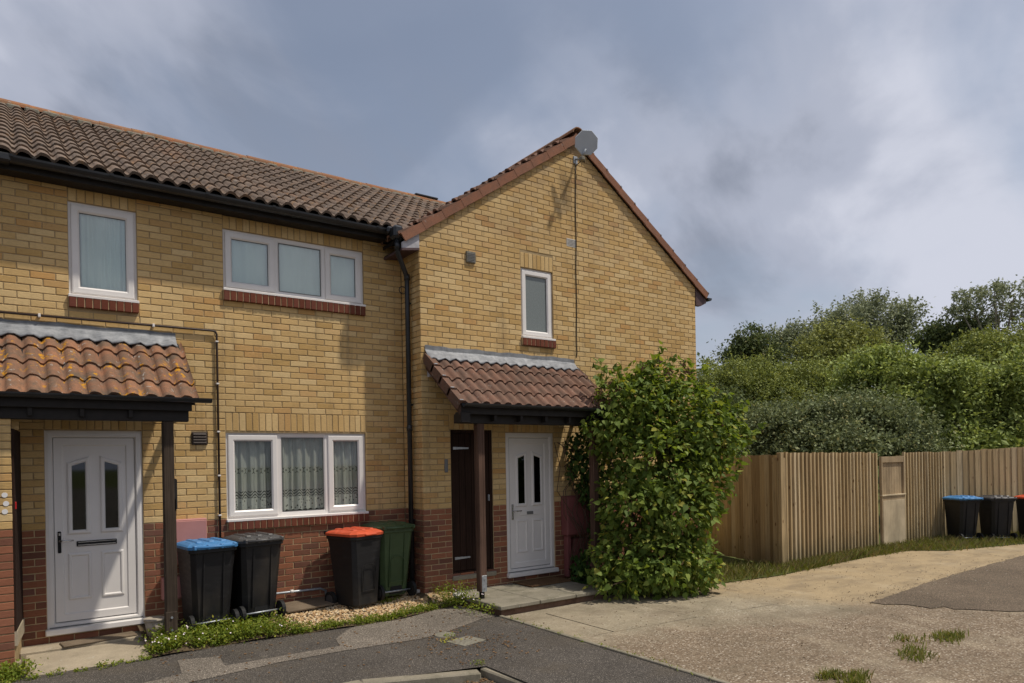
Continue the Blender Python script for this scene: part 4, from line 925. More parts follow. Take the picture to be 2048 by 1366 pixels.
# ------------------------------------------------------------------ porches
def porch(name, label, wy, x0, x1, ztop, yg, zg, tmat, posts, pmat, left_verge, right_verge, flash_top, gut_x, post_kind):
    t = wthing(name, label, 'porch', ((x0 + x1) / 2, wy, 0))
    es = Vector((0, yg - wy, zg - ztop)) * -1; L = es.length; ny = 4; g = (L - 0.06) / ny; u = es.normalized(); nrm = Vector((0, -u.z, u.y))
    deck = MB().prism([(yg + 0.03, zg - 0.02), (wy, ztop - 0.02), (wy, ztop - 0.06), (yg + 0.03, zg - 0.06)], 'x', x0 + 0.02, x1 - 0.02).build('roof_deck', 'dark_timber', t)
    nx = int(round((x1 - x0) / TW)); sx = (x1 - x0) / (nx * TW)
    me = tile_mesh(tmat); B = Matrix(((1, 0, 0), (0, u.y, -u.z), (0, u.z, u.y)))
    for j in range(ny):
        for i in range(nx):
            if x0 + i * TW * sx < -6.2: continue
            o = link('tile', me, deck)
            p = Vector((x0 + i * TW * sx, yg, zg)) + u * (j * g + random.uniform(-.005, .005)) + nrm * random.uniform(-.003, .003)
            o.matrix_basis = Matrix.Translation(p) @ (B @ Matrix.Rotation(random.uniform(-.008, .008), 3, 'Z')).to_4x4() @ Matrix.Diagonal((sx, g * 1.29 / 0.37, 1, 1))
    # lead flashing: upstand on the wall and an apron dressed over the top course
    n = 60; V, F = [], []
    fx0, fx1 = x0 + (0.0 if left_verge else 0), x1 - (0.05 if not right_verge else 0.0)
    for i in range(n + 1):
        x = fx0 + (fx1 - fx0) * i / n; w = 0.021 * math.sin(2 * math.pi * (x - x0) / (TW * sx / 2) - 0.6)
        wob = 0.006 * math.sin(x * 9) + 0.004 * math.sin(x * 23)
        pa = Vector((x, wy - 0.006, flash_top + wob)); pb = Vector((x, wy - 0.012, ztop + 0.055 + wob * .5))
        pc = Vector((x, wy, ztop)) - u * (0.11 + wob) + nrm * (0.036 + w * 0.8); pd = pc - u * 0.055 + nrm * (0.008 + w * 0.25); pe = pd - nrm * 0.012
        V += [tuple(q) for q in (pa, pb, pc, pd, pe)]
    for i in range(n):
        for k in range(1, 4): F.append((i * 5 + k, (i + 1) * 5 + k, (i + 1) * 5 + k + 1, i * 5 + k + 1))
    F0 = [(i * 5, (i + 1) * 5, (i + 1) * 5 + 1, i * 5 + 1) for i in range(n)]
    link('flashing_upstand', np_mesh('flashing_upstand', np.array(V), np.array(F0), 'lead_dark', True), t)
    link('lead_flashing', np_mesh('lead_flashing', np.array(V), np.array(F), 'lead', True), t)
    # gutter and beam
    gt = gutter(t, max(gut_x[0], -7), gut_x[1], yg - 0.03, zg + 0.005, 0.048, [x for x in (-3.98, -2.98, 1.05, 1.8) if gut_x[0] < x < gut_x[1]])
    MB().box(x0 + 0.03, x1 - 0.05, yg + 0.035, yg + 0.06, zg - 0.125, zg - 0.0, 0.003).build('fascia', 'dark_timber', t)
    py = posts[0][1]
    MB().box(x0 + 0.06, x1 - 0.07, py - 0.05, py + 0.05, zg - 0.235, zg - 0.115, 0.006).build('beam', 'dark_timber', t)
    for k in range(int((x1 - x0) / 0.42)):
        x = x0 + 0.16 + k * 0.42; MB().box(x - .02, x + .02, yg + 0.06, py + 0.05, zg - 0.205, zg - 0.115, 0.004).build('rafter_end', 'dark_timber', t)
    for x in ((x1 - 0.10,) if left_verge else (x0 + 0.08, x1 - 0.10)):
        MB().box(x - .022, x + .022, py, wy, zg - 0.21, zg - 0.11, 0.003).build('side_beam', 'dark_timber', t)
    for (px, pyy, zb) in posts:
        tilt = random.uniform(-.01, .01)
        ps = MB().box(px - .052, px + .052, pyy - .05, pyy + .05, zb + 0.17, zg - 0.235, 0.008).build('post', pmat, t)
        if post_kind == 'dark':
            MB().box(px - .056, px + .056, pyy - .055, pyy + .052, zb + 0.06, zb + 0.30, 0.006).build('post_shoe', 'post_dark', ps)
            for z in (zb + 0.11, zb + 0.24): MB().tube([(px, pyy - .055, z), (px, pyy - .066, z)], 0.012, 8).build('bolt', 'steel', ps)
            MB().box(px - .02, px + .03, pyy - .04, pyy + .04, zb - 0.12, zb + 0.07).build('post_foot', 'dark_timber', ps)
            MB().prism([(px + .04, 1.35), (px + .075, 1.40), (px + .075, 1.70), (px + .04, 1.72)], 'y', pyy - .045, pyy + .03).build('splice', 'dark_timber', ps)
            MB().box(px + .045, px + .062, pyy - .045, pyy + .045, zb + 0.3, 1.5, 0.003).build('splice_strip', 'post_dark', ps)
        else:
            MB().box(px - .03, px + .045, pyy - .056, pyy - .048, zb + 0.17, zb + 0.38, 0.002).build('post_shoe', 'steel', ps)
            for z in (zb + 0.22, zb + 0.33): MB().tube([(px + .008, pyy - .055, z), (px + .008, pyy - .064, z)], 0.010, 8).build('bolt', 'steel', ps)
            MB().box(px - .025, px + .025, pyy - .025, pyy + .025, zb - 0.12, zb + 0.18).build('post_foot', 'dark_timber', ps)
    if left_verge:
        # rusty verge tiles and a timber barge under the open left end
        for j in range(ny):
            p = Vector((x0, yg, zg)) + u * (j * g)
            def pt(s_, h, x): return tuple(p + u * s_ + nrm * h + Vector((x, 0, 0)))
            V = []
            for s_, up in ((-0.01, 0.055), (g + 0.03, 0.03)):
                V += [pt(s_, up, 0.07), pt(s_, up, -0.022), pt(s_, up - 0.13, -0.022), pt(s_, up - 0.13, 0.0), pt(s_, up - 0.02, 0.0), pt(s_, up - 0.02, 0.07)]
            F = [(k, (k + 1) % 6, 6 + (k + 1) % 6, 6 + k) for k in range(6)] + [(0, 1, 2, 3, 4, 5)[::-1], (6, 7, 8, 9, 10, 11)]
            vt = MB().add(V, F).build('verge_tile', 'tile_red', deck)
            MB().box(-.03, .02, -.01, .01, 0, .012, .002).xform(Matrix.Translation(pt(0.0, 0.05, 0.01))).build('verge_clip', 'steel', vt)
        MB().prism([(yg + 0.02, zg - 0.02), (wy, ztop - 0.02), (wy, ztop - 0.20), (yg + 0.02, zg - 0.14)], 'x', x0 + 0.012, x0 + 0.035).build('barge_board', 'post_red', t)
        MB().box(x0 + 0.02, x0 + 0.16, yg + 0.0, py - 0.05, zg - 0.235, zg - 0.10, 0.008).build('beam_end', 'dark_timber', t)
        MB().box(x0 + 0.03, x0 + 0.09, wy - 0.06, wy, zg + 0.42, zg + 0.50, 0.006).build('wall_plate_end', 'white_paint', t)
    return t
porch('porch', 'porch with orange lichen-spotted tiles over the left front door', 0.0, -6.15, -2.85, 3.275, -0.87, 2.545, 'tile_orange', [(-3.12, -0.72, 0.02)], 'post_dark', False, False, 3.375, (-6.1, -2.72), 'dark')
porch('porch', 'porch with dull red tiles against the gable wall', D, 0.06, 2.74, 3.285, -1.40, 2.555, 'tile_red', [(0.47, -1.20, -0.02), (2.46, -1.20, 0.0)], 'post_red', True, False, 3.40, (0.10, 2.74), 'red')

# brick pier of the store left of the left porch, seen past the frame edge
pier = wthing('brick_pier', 'yellow and red brick pier at the left edge, beside the white door', 'pier', (-4.7, -0.75, 0))
PX = -4.455
pcore = MB().prism([(-5.6, -0.741), (PX - 0.009, -0.741), (PX + 0.06, 0.0), (-5.6, 0.0)], 'z', -0.2, 2.31).build('pier_core', 'mortar', pier)
cells = lay(-5.6, PX, -0.075, 2.30, PX - 0.02, [])
emit_bricks([c for c in cells], frame_y(-0.75), pcore, lambda c: 'brick' if c[2] > 1.27 else 'red_brick', 60, lambda c: -c[0])
emit_bricks(lay(-0.75, 0.0, -0.075, 2.30, -0.75, []), frame_x(-5.606), pcore, lambda c: 'brick' if c[2] > 1.27 else 'red_brick', 0, lambda c: 0)
MB().prism([(PX - 0.008, -0.742), (PX - 0.008, -0.68), (PX + 0.005, -0.62), (PX + 0.045, -0.615), (PX + 0.035, -0.742)][::-1], 'z', -0.15, 0.02).build('pier_foot', 'step', pier)
MB().prism([(PX - 0.005, -0.735), (PX + 0.055, -0.05), (PX + 0.075, -0.05), (PX + 0.014, -0.735)], 'z', 0.32, 2.22).build('store_door_edge', 'store_door', pier)
MB().prism([(PX - 0.005, -0.737), (PX + 0.055, -0.05), (PX + 0.085, -0.05), (PX + 0.020, -0.737)], 'z', 0.18, 0.315).build('store_sill', 'step', pier)
MB().box(PX + 0.012, PX + 0.03, -0.69, -0.66, 1.46, 1.53, 0.004).build('red_tag', 'red_plastic', pier)
MB().box(PX + 0.005, PX + 0.06, -0.60, -0.10, 2.22, 2.34).build('store_door_head', 'brick', pier)
for (x, z) in ((-4.515, 1.60), (-4.505, 1.52), (-4.515, 1.445)):
    MB().tube([(x, -0.7535, z), (x, -0.7505, z)], 0.024, 14).build('sticker', 'white_dot', pier)

# ------------------------------------------------------------------ satellite dish and cable
dish = wthing('satellite_dish', 'grey octagonal satellite dish near the top of the gable', 'satellite dish', (2.8, D, 6.54))
dc = Vector((2.745, -0.85, 6.665)); fd = (CAM + Vector((3.0, 0, 2.5)) - dc).normalized(); qd = fd.to_track_quat('Z', 'Y').to_matrix().to_4x4()
oct_ = [(0.19 * math.cos(R(22.5 + 45 * k)), 0.19 * math.sin(R(22.5 + 45 * k))) for k in range(8)]
m = MB(); m.add([(p[0], p[1], 0.0) for p in oct_] + [(p[0] * .96, p[1] * .96, 0.012) for p in oct_] + [(p[0], p[1], -0.012) for p in oct_],
      [tuple(range(8, 16))] + [(k, (k + 1) % 8, 8 + (k + 1) % 8, 8 + k) for k in range(8)] + [(16 + k, 16 + (k + 1) % 8, (k + 1) % 8, k) for k in range(8)] + [tuple(range(16, 24))[::-1]])
m.xform(Matrix.Translation(dc) @ qd).build('dish_plate', 'dish', dish)
arm = MB().tube([(2.79, D, 6.54), (2.79, D - 0.10, 6.50), (2.70, -0.80, 6.46), (2.72, -0.86, 6.56)], 0.016, 8).build('bracket_arm', 'steel', dish)
MB().box(2.75, 2.83, D - 0.015, D, 6.46, 6.58, 0.004).build('wall_plate', 'steel', arm)
MB().box(2.60, 2.68, -0.90, -0.82, 6.36, 6.42, 0.012).build('receiver', 'cast', dish)
MB().tube([(2.70, -0.80, 6.45), (2.66, -0.85, 6.40), (2.72, -0.83, 6.37), (2.76, -0.70, 6.44), (2.79, D - .02, 6.43)], 0.007, 6).build('cable_loop', 'cable', dish)
cab = MB().tube([(2.79, D - .012, 6.5)] + [(2.785 - 0.035 * t + 0.006 * math.sin(t * 19), D - .010, 6.5 - 3.0 * t) for t in [k / 14 for k in range(1, 15)]] + [(2.72, D - 0.03, 3.42)], 0.007, 6).build('dish_cable', 'cable')
tag(cab, 'thin black cable hanging down the gable from the dish', 'cable')

# ------------------------------------------------------------------ meter boxes
mb = wthing('meter_box', 'faded pink meter box on the wall behind the blue-lidded bin', 'meter box', (-2.8, 0, 0.8))
MB().box(-2.99, -2.615, -0.10, 0.0, 0.72, 1.23, 0.008).build('box', 'pink', mb)
MB().box(-2.98, -2.625, -0.112, -0.099, 0.735, 1.21, 0.004).build('box_door', 'pink', mb)
mb = wthing('meter_box', 'low faded pink box half hidden behind the dark left post', 'meter box', (-3.0, 0, 0.4))
MB().box(-3.10, -2.70, -0.12, 0.0, 0.33, 0.58, 0.01).build('box', 'pink', mb)
MB().box(-3.085, -2.715, -0.13, -0.119, 0.35, 0.565, 0.004).build('box_door', 'pink', mb)
mb = wthing('meter_box', 'maroon meter cupboard between the gable door and the climbing plant', 'meter box', (2.6, D, 0.7))
MB().box(2.37, 2.95, D - 0.16, D, 0.68, 1.28, 0.01).build('box', 'maroon', mb)
MB().box(2.385, 2.935, D - 0.172, D - 0.159, 0.70, 1.26, 0.004).build('box_door', 'maroon', mb)
MB().box(2.40, 2.47, D - 0.12, D - 0.02, 0.05, 0.68, 0.006).build('pipe_cover', 'maroon', mb)
MB().box(2.55, 2.95, D - 0.09, D, 0.12, 0.62, 0.008).build('lower_cover', 'maroon', mb)

# ------------------------------------------------------------------ wheelie bins
def make_bin(name, label, group, body, lid, loc, rz, arch=False, lid_flat=False):
    """back with wheels and axle faces local -y"""
    t = thing(name, label, 'wheelie bin', loc, rz, group)
    H, zb = 0.90, 0.035
    def ringpts(w, d, z, c, yo=0.0):
        hw, hd = w / 2, d / 2
        return [(-hw + c, -hd + yo, z), (hw - c, -hd + yo, z), (hw, -hd + c + yo, z), (hw, hd - c + yo, z), (hw - c, hd + yo, z), (-hw + c, hd + yo, z), (-hw, hd - c + yo, z), (-hw, -hd + c + yo, z)]
    levels = [(0.37, 0.40, zb, 0.05, .03), (0.385, 0.42, zb + .02, 0.05, .03), (0.395, 0.43, 0.14, 0.05, .025), (0.475, 0.535, 0.845, 0.045, 0), (0.48, 0.54, 0.86, 0.045, 0)]
    m = MB(); V = []
    for l in levels: V += ringpts(*l)
    F = [(8 * i + k, 8 * i + (k + 1) % 8, 8 * (i + 1) + (k + 1) % 8, 8 * (i + 1) + k) for i in range(len(levels) - 1) for k in range(8)] + [tuple(range(8))[::-1], tuple(range(32, 40))]
    m.add(V, F); bo = m.build('body', body, t)
    m = MB(); V = ringpts(0.505, 0.565, 0.862, .05) + ringpts(0.515, 0.575, 0.868, .05) + ringpts(0.515, 0.575, 0.905, .05) + ringpts(0.495, 0.555, 0.915, .05)
    m.add(V, [(8 * i + k, 8 * i + (k + 1) % 8, 8 * (i + 1) + (k + 1) % 8, 8 * (i + 1) + k) for i in range(3) for k in range(8)] + [tuple(range(8))[::-1], tuple(range(24, 32))]); m.build('rim', body, bo)
    # ribs and recess on the wheel side
    for x in (-0.105, 0.105):
        MB().prism([(-0.19, 0.16), (-0.216, 0.16), (-0.276, 0.84), (-0.25, 0.84)], 'x', x - 0.008, x + 0.008).build('rib', body, bo)
    MB().prism([(-.09, .06), (.10, .06), (.085, .16), (-.075, .16)], 'y', -0.196, -0.14).build('wheel_recess', 'rubber', bo)
    if arch:
        pts = [(-.10, .22), (.10, .22), (.10, .50), (.08, .54), (.05, .56), (-.05, .56), (-.08, .54), (-.10, .50)]
        o = MB().ring(pts, inset(pts, .008), 0.0, -0.008).xform(Matrix.Translation((0, -0.208, 0)) @ Matrix.Rotation(R(5.2), 4, 'X') @ Matrix.Translation((0, -0.002, 0)))
        o.build('arch_moulding', body, bo)
        # the same moulding on the front
        o = MB().ring(pts, inset(pts, .008), 0.0, 0.008).xform(Matrix.Translation((0, 0.232, 0)) @ Matrix.Rotation(R(-5.2), 4, 'X')); o.build('arch_moulding', body, bo)
    MB().tube([(-0.24, -0.20, 0.095), (0.24, -0.20, 0.095)], 0.011, 8).build('axle', 'steel', t)
    for s in (-1, 1):
        wh = MB().tube([(s * 0.215, -0.20, 0.098), (s * 0.255, -0.20, 0.098)], 0.098, 20, smooth=False).build('wheel', 'rubber', t)
        MB().tube([(s * 0.25, -0.20, 0.098), (s * 0.260, -0.20, 0.098)], 0.062, 16, smooth=False).build('hub', 'bin_grey', wh)
    # lid: shallow domed shell with raised spine and a hinge handle along the wheel side
    m = MB(); ls = [(0.535, 0.60, 0.905, .06, 0), (0.54, 0.605, 0.935, .06, 0), (0.50, 0.56, 0.952, .06, 0), (0.40, 0.44, 0.972, .08, 0.02)]
    V = []
    for l in ls: V += ringpts(*l)
    m.add(V, [(8 * i + k, 8 * i + (k + 1) % 8, 8 * (i + 1) + (k + 1) % 8, 8 * (i + 1) + k) for i in range(3) for k in range(8)] + [tuple(range(8))[::-1], tuple(range(24, 32))])
    ld = m.build('lid', lid, t)
    for x in (-.13, 0.0, .13): MB().box(x - .035, x + .035, -0.20, 0.18, 0.955, 0.985, 0.012).build('lid_rib', lid, ld)
    MB().tube([(-.20, -.325, .93), (.20, -.325, .93)], 0.016, 8).build('handle_bar', lid if lid != 'bin_red' else body, t)
    for x in (-.21, -.07, .07, .21): MB().box(x - .018, x + .018, -.335, -.27, .905, .955, .008).build('hinge', lid if lid != 'bin_red' else body, t)
    MB().box(-.09, .09, .28, .33, .91, .935, .008).build('lid_grip', lid, ld)
    return t
GN = 'wheelie bins against the terraced house'; GF = 'wheelie bins by the far fence'
make_bin('wheelie_bin', 'black wheelie bin with blue lid beside the dark left porch post', GN, 'bin_black', 'bin_blue', (-2.70, -0.42, 0.03), R(6))
make_bin('wheelie_bin', 'all-black wheelie bin with charcoal lid, below the lace-curtained window', GN, 'bin_black', 'bin_grey', (-2.17, -0.36, 0.05), R(8))
make_bin('wheelie_bin', 'black wheelie bin with orange-red lid beside the green bin', GN, 'bin_black', 'bin_red', (-0.93, -0.42, 0.03), R(196), arch=True)
make_bin('wheelie_bin', 'dark green wheelie bin in the corner by the black downpipe', GN, 'bin_green', 'bin_green', (-0.42, -0.30, 0.07), R(4), arch=True)
make_bin('wheelie_bin', 'black wheelie bin with blue lid in front of the far fence', GF, 'bin_black', 'bin_blue', (12.22, -2.20, -0.08), R(-27))
make_bin('wheelie_bin', 'black wheelie bin with charcoal lid in front of the far fence', GF, 'bin_black', 'bin_grey', (12.72, -2.66, -0.08), R(-36))
make_bin('wheelie_bin', 'black wheelie bin with orange lid cut by the right edge', GF, 'bin_black', 'bin_red', (13.30, -3.18, -0.08), R(-30))

# ------------------------------------------------------------------ fence
def fence_run(name, label, p0, p1, h0, h1, bw=0.118, proud=0.022, mat='fence', steps=True):
    p0, p1 = Vector((*p0, 0)), Vector((*p1, 0)); L = (p1 - p0).length; t = (p1 - p0) / L
    rz = math.atan2(t.y, t.x)
    th = wthing(name, label, 'fence', p0); n = max(1, int(round(L / bw))); w = L / n
    # feather-edge board: thick edge overlaps the thin edge of its neighbour; front is local -y
    meshes = []
    for v in range(4):
        j = random.Random(v); a = j.uniform(.004, .012); bow = j.uniform(-.004, .004); V, F = [], []
        for q, z in enumerate((0, .5, 1)):
            b = bow if q == 1 else 0
            V += [(b - 0.012, -proud, z), (w + b, -.002, z), (w + b, 0.008, z), (b - 0.012, 0.002, z)]
        for q in (0, 4): F += [(q + k, q + (k + 1) % 4, q + 4 + (k + 1) % 4, q + 4 + k) for k in range(4)]
        F += [(3, 2, 1, 0), (8, 9, 10, 11)]
        bm = bmesh.new(); me = bpy.data.meshes.new('board'); me.from_pydata(V, [], F); bm.from_mesh(me); bmesh.ops.recalc_face_normals(bm, faces=bm.faces); bm.to_mesh(me); bm.free()
        me.materials.append(MAT[mat]); meshes.append(me)
    for i in range(n):
        o = link('board', random.choice(meshes), th); hh = h0 + (h1 - h0) * (i + .5) / n + random.uniform(-.012, .010)
        p = p0 + t * (i * w); zb = -0.05 + random.uniform(-.02, .01)
        o.matrix_basis = Matrix.Translation((p.x, p.y, zb)) @ Matrix.Rotation(rz + random.uniform(-.03, .03), 4, 'Z') @ Matrix.Diagonal((1, 1, hh - zb, 1)) @ Matrix.Rotation(random.uniform(-.002, .002), 4, 'Y')
    M = Matrix.Translation(p0) @ Matrix.Rotation(rz, 4, 'Z')
    for z in (0.3, 0.95, 1.6): MB().box(0, L, 0.012, 0.055, z - .035, z + .035).xform(M).build('rail', mat, th)
    for k in range(int(L / 2.2) + 2):
        x = min(L - 0.05, k * 2.2); MB().box(x - .045, x + .045, 0.03, 0.12, -.3, min(h0, h1) - .06).xform(M).build('post', mat, th)
    return th
CF = (6.10, -1.84)
fence_run('fence', 'board fence running back from the corner behind the lilac bush', (6.95, 0.55), CF, 1.86, 1.86, 0.125)
fence_run('fence', 'board fence between the front corner and the narrow gate', CF, (9.60, -1.72), 1.89, 1.87, 0.128, 0.045)
fence_run('fence', 'short board fence between the gate and the far bins', (10.68, -1.70), (12.45, -1.78), 1.86, 1.86, 0.118, 0.045)
fence_run('fence', 'knotty board fence behind the far bins, rising to the right', (12.45, -1.78), (16.6, -4.10), 1.86, 2.06, 0.15, 0.014)
MB_post = MB().box(CF[0] - 0.06, CF[0] + 0.03, CF[1] - 0.06, CF[1] + 0.02, -0.2, 1.89, 0.006).build('corner_post', 'fence'); tag(MB_post, 'square timber post at the front corner of the fence', 'post')
gate = wthing('garden_gate', 'pale narrow timber gate, lower than the fence on both sides', 'gate', (10.1, -1.70, 0))
gx0, gx1, gy = 9.66, 10.62, -1.74
for k in range(8):
    w = (gx1 - gx0 - .10) / 8; MB().box(gx0 + .05 + k * w + .002, gx0 + .05 + (k + 1) * w - .002, gy + .006, gy + .022, 0.0, 1.74, .003).build('board', 'gate', gate)
for z0_, z1_ in ((0.90, 1.0), (1.66, 1.78), (0.02, 0.12)): MB().box(gx0 + .051, gx1 - .051, gy - .028, gy + .006, z0_, z1_, .004).build('rail', 'gate', gate)
for x in (gx0, gx1 - .05): MB().box(x, x + .05, gy - .032, gy + .02, 0.0, 1.78, .004).build('stile', 'gate', gate)
MB().box(gx0 - .01, gx1 + .01, gy - .05, gy + .03, .985, 1.012, .004).build('ledge', 'gate_pale', gate)
MB().box(gx0 + .03, gx1 - .03, gy - .040, gy - .029, 0.0, 0.90, .003).build('lower_panel', 'gate_pale', gate)

# ------------------------------------------------------------------ ground
G = -0.07
def sheet(name, poly, z, mat, kind='structure', thick=0.0, parent=None, c=0.0):
    m = MB()
    if thick: m.prism(poly, 'z', z - thick, z)
    else: m.add([(p[0], p[1], z) for p in poly], [tuple(range(len(poly)))])
    o = m.build(name, mat, parent)
    if not parent and kind: o['kind'] = kind
    return o
sheet('ground', [(-700, -700), (700, -700), (700, 900), (-700, 900)], G - 0.10, 'meadow')
EX = 0.38                        # edging between pavement and driveway
sheet('pavement', [(-9, -3.02), (-2.10, -3.02), (-0.90, -3.36), (-0.85, -14), (EX, -14), (EX, -1.72), (0.30, -0.6), (-9, -0.6)], G, 'asphalt')
sheet('road', [(-30, -60.1), (-0.86, -60.1), (-0.9, -3.2), (-30, -3.0)], G - 0.085, 'asphalt_road')
sheet('forecourt', [(-40, -70), (60, -70), (60, -13.9), (-0.84, -13.9), (-0.84, -60), (-30, -60), (-30, -3.4), (-40, -3.4)], G - 0.09, 'asphalt_road')
sheet('pavement_patch', [(-3.25, -2.13), (-2.91, -2.08), (-2.38, -2.0), (-1.68, -2.01), (-0.89, -2.09), (-0.47, -1.98), (0.08, -1.74), (EX - .02, -1.70), (0.32, -0.8), (-0.9, -0.85), (-1.38, -1.2), (-1.63, -1.50), (-1.70, -1.80), (-2.31, -1.79), (-2.84, -1.78), (-2.80, -1.40), (-3.16, -1.28), (-3.22, -1.8), (-5.0, -2.2), (-5.0, -2.55)][::-1], G + 0.005, 'asphalt_pale')
# kerbs: separate stones
kerbs = thing('kerb', 'low concrete kerb turning the pavement corner in the foreground', 'kerb')
def kerb_stone(p0, p1, w=0.125, drop=(0, 0)):
    p0, p1 = Vector((*p0, 0)), Vector((*p1, 0)); t = (p1 - p0).normalized(); L = (p1 - p0).length - .008; rz = math.atan2(t.y, t.x)
    m = MB().box(0, L, -w, 0, -0.25, 0.012, 0.014)
    m.v = [(x, y, z + (drop[0] + (drop[1] - drop[0]) * x / L if z > -0.1 else 0)) for x, y, z in m.v]
    m.xform(Matrix.Translation((p0.x, p0.y, G)) @ Matrix.Rotation(rz, 4, 'Z')).build('kerb_stone', 'kerb', kerbs)
pts = [(-5.6, -2.96), (-4.7, -2.96), (-3.8, -2.97), (-2.9, -2.98), (-2.0, -3.01), (-0.97, -3.33)]
for i in range(len(pts) - 1): kerb_stone(pts[i], pts[i + 1], drop=(0, 0) if i < 4 else (0, -0.03))
q = [(-0.955, -3.31), (-0.90, -4.2), (-0.86, -5.1), (-0.83, -6.0), (-0.80, -6.9)]
for i in range(len(q) - 1): kerb_stone((q[i][0] + .125, q[i][1]), (q[i + 1][0] + .125, q[i + 1][1]), drop=(-0.025, -0.03))
# edging strip between pavement and drive
edg = thing('edging', 'thin concrete edging strip between the asphalt pavement and the drive', 'edging')
y = -1.75
while y > -8:
    MB().box(EX - 0.025, EX + 0.025, y - 0.9 + .006, y, G - 0.15, G + 0.016 + random.uniform(-.006, .006), 0.006).build('edging_stone', 'kerb', edg); y -= 0.9
# driveway: joint bed, grey slabs by the house, tan concrete, exposed aggregate
drv = sheet('driveway', [(EX + .02, -14), (30, -14), (30, -2.3), (10.3, -2.6), (5.4, -2.2), (3.6, -1.2), (EX + .02, -1.2)], G - 0.012, 'joint')
def slab_poly(poly, z, mat): return sheet('slab', poly, z, mat, None, 0.05, drv)
j = .008
slab_poly([(EX + .03, -1.70), (2.20, -1.66), (2.20, -1.95 + j), (EX + .03, -1.97 + j)], G - 0.006, 'drive')
slab_poly([(EX + .03, -1.99), (0.90 - j, -1.98), (0.90 - j, -3.17), (EX + .03, -3.15)], G + 0.001, 'drive')
slab_poly([(0.90 + j, -1.98), (2.14 - j, -1.97), (2.14 - j, -3.29), (0.90 + j, -3.19)], G + 0.003, 'drive')
slab_poly([(2.14 + j, -1.66), (3.55, -1.55), (3.55, -3.46 + j), (2.14 + j, -3.30)], G, 'drive')
slab_poly([(EX + .03, -3.15), (0.90, -3.18), (2.14, -3.30), (3.55, -3.46 - j), (3.55, -1.55), (5.5, -2.2), (10.3, -2.08), (12, -2.6), (30, -3.5), (30, -14), (EX + .03, -14)], G - 0.0005, 'drive')
crk = MB()
for k in range(12):
    x = 3.02 + k * 0.045; crk.box(x, x + .05, -2.30 - .05 * math.sin(k * 1.3) - k * .018, -2.24 - .03 * math.sin(k * 2.1) - k * .012, G + .0, G + .006)
tag(crk.build('broken_slab_edge', 'joint'), 'dark broken crack in the concrete beside the lilac bush', 'crack')
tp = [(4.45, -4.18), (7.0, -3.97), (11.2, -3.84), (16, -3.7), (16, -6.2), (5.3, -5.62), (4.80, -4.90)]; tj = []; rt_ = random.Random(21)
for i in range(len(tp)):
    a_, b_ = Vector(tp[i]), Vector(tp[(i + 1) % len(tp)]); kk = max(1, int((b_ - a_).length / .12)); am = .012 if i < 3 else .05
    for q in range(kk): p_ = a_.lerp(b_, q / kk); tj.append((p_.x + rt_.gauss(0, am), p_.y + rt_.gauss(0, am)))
sheet('dark_strip', tj[::-1], G + 0.008, 'strip_dark')  # dark ragged-edged sheet laid just above the drive surface
# garden bed with gravel against the terraced house
bx, by = [], []
V, F = [], []; nx, ny2 = 40, 12
fx = [(-5.2, -0.95), (-3.45, -1.05), (-2.7, -0.98), (-2.0, -1.02), (-1.15, -1.10), (-0.6, -1.10), (0.0, -0.9), (0.4, -0.95)]
def front(x): return float(np.interp(x, [a for a, _ in fx], [b for _, b in fx]))
for i in range(nx + 1):
    x = -3.35 + (0.38 + 3.35) * i / nx
    for k in range(ny2 + 1):
        f = k / ny2; yb = 0.02 if x < 0.0 else D + 0.02; yy = yb + (front(x) - yb) * f
        z = 0.075 - 0.135 * f ** 1.6 + 0.012 * math.sin(x * 7 + f * 5); V.append((x, yy, z))
for i in range(nx):
    for k in range(ny2): F.append((i * (ny2 + 1) + k, (i + 1) * (ny2 + 1) + k, (i + 1) * (ny2 + 1) + k + 1, i * (ny2 + 1) + k + 1))
bed_o = link('garden_bed', np_mesh('garden_bed', np.array(V), np.array(F), 'soil', True)); struct(bed_o)
def bed_z(x, yy):
    yb = 0.02 if x < 0.0 else D + 0.02; f = min(1, max(0, (yy - yb) / (front(x) - yb))); return 0.075 - 0.135 * f ** 1.6 + 0.012 * math.sin(x * 7 + f * 5)
# left doorstep
st = wthing('doorstep', 'worn concrete doorstep in front of the left white door', 'step', (-3.8, -0.4, 0))
MB().box(-4.42, -3.30, -0.30, 0.0, -0.2, 0.012, 0.01).build('upper_slab', 'step', st)
m = MB().box(-4.38, -3.32, -0.98, -0.305, -0.2, -0.012, 0.015); m.v = [(x, y_, z - (0.045 * (-y_ - .3) / .7 if z > -.1 else 0)) for x, y_, z in m.v]; m.build('lower_slab', 'step', st)
dm = MB().box(-4.07, -3.38, -0.30, -0.09, 0.012, 0.03, 0.006).xform(Matrix.Translation((-3.72, -.2, 0)) @ Matrix.Rotation(R(7), 4, 'Z') @ Matrix.Translation((3.72, .2, 0)))
tag(dm.build('timber_board', 'board_grey'), 'old damp timber board lying below the left white door', 'board')
# porch step of the gable house
ps = wthing('porch_step', 'raised paved step below the gable front door', 'step', (1.25, -1.2, 0))
MB().box(0.40, 2.10, -1.73, D, -0.2, 0.005).build('riser', 'riser', ps)
xs = [0.36, 0.98, 1.58, 2.16]; ys = [-1.78, -1.18, D + 0.0]
for a in range(3):
    for b in range(2):
        MB().box(xs[a] + .004, xs[a + 1] - .004, ys[b] + .004, ys[b + 1] - .004, 0.006, 0.058 + random.uniform(-.003, .003), 0.008).build('slab', 'slab', ps)
dm = MB().box(1.42, 2.20, -1.02, -0.56, 0.060, 0.078, 0.006); tag(dm.build('doormat', 'mat'), 'worn brown coir doormat on the raised porch step', 'doormat')
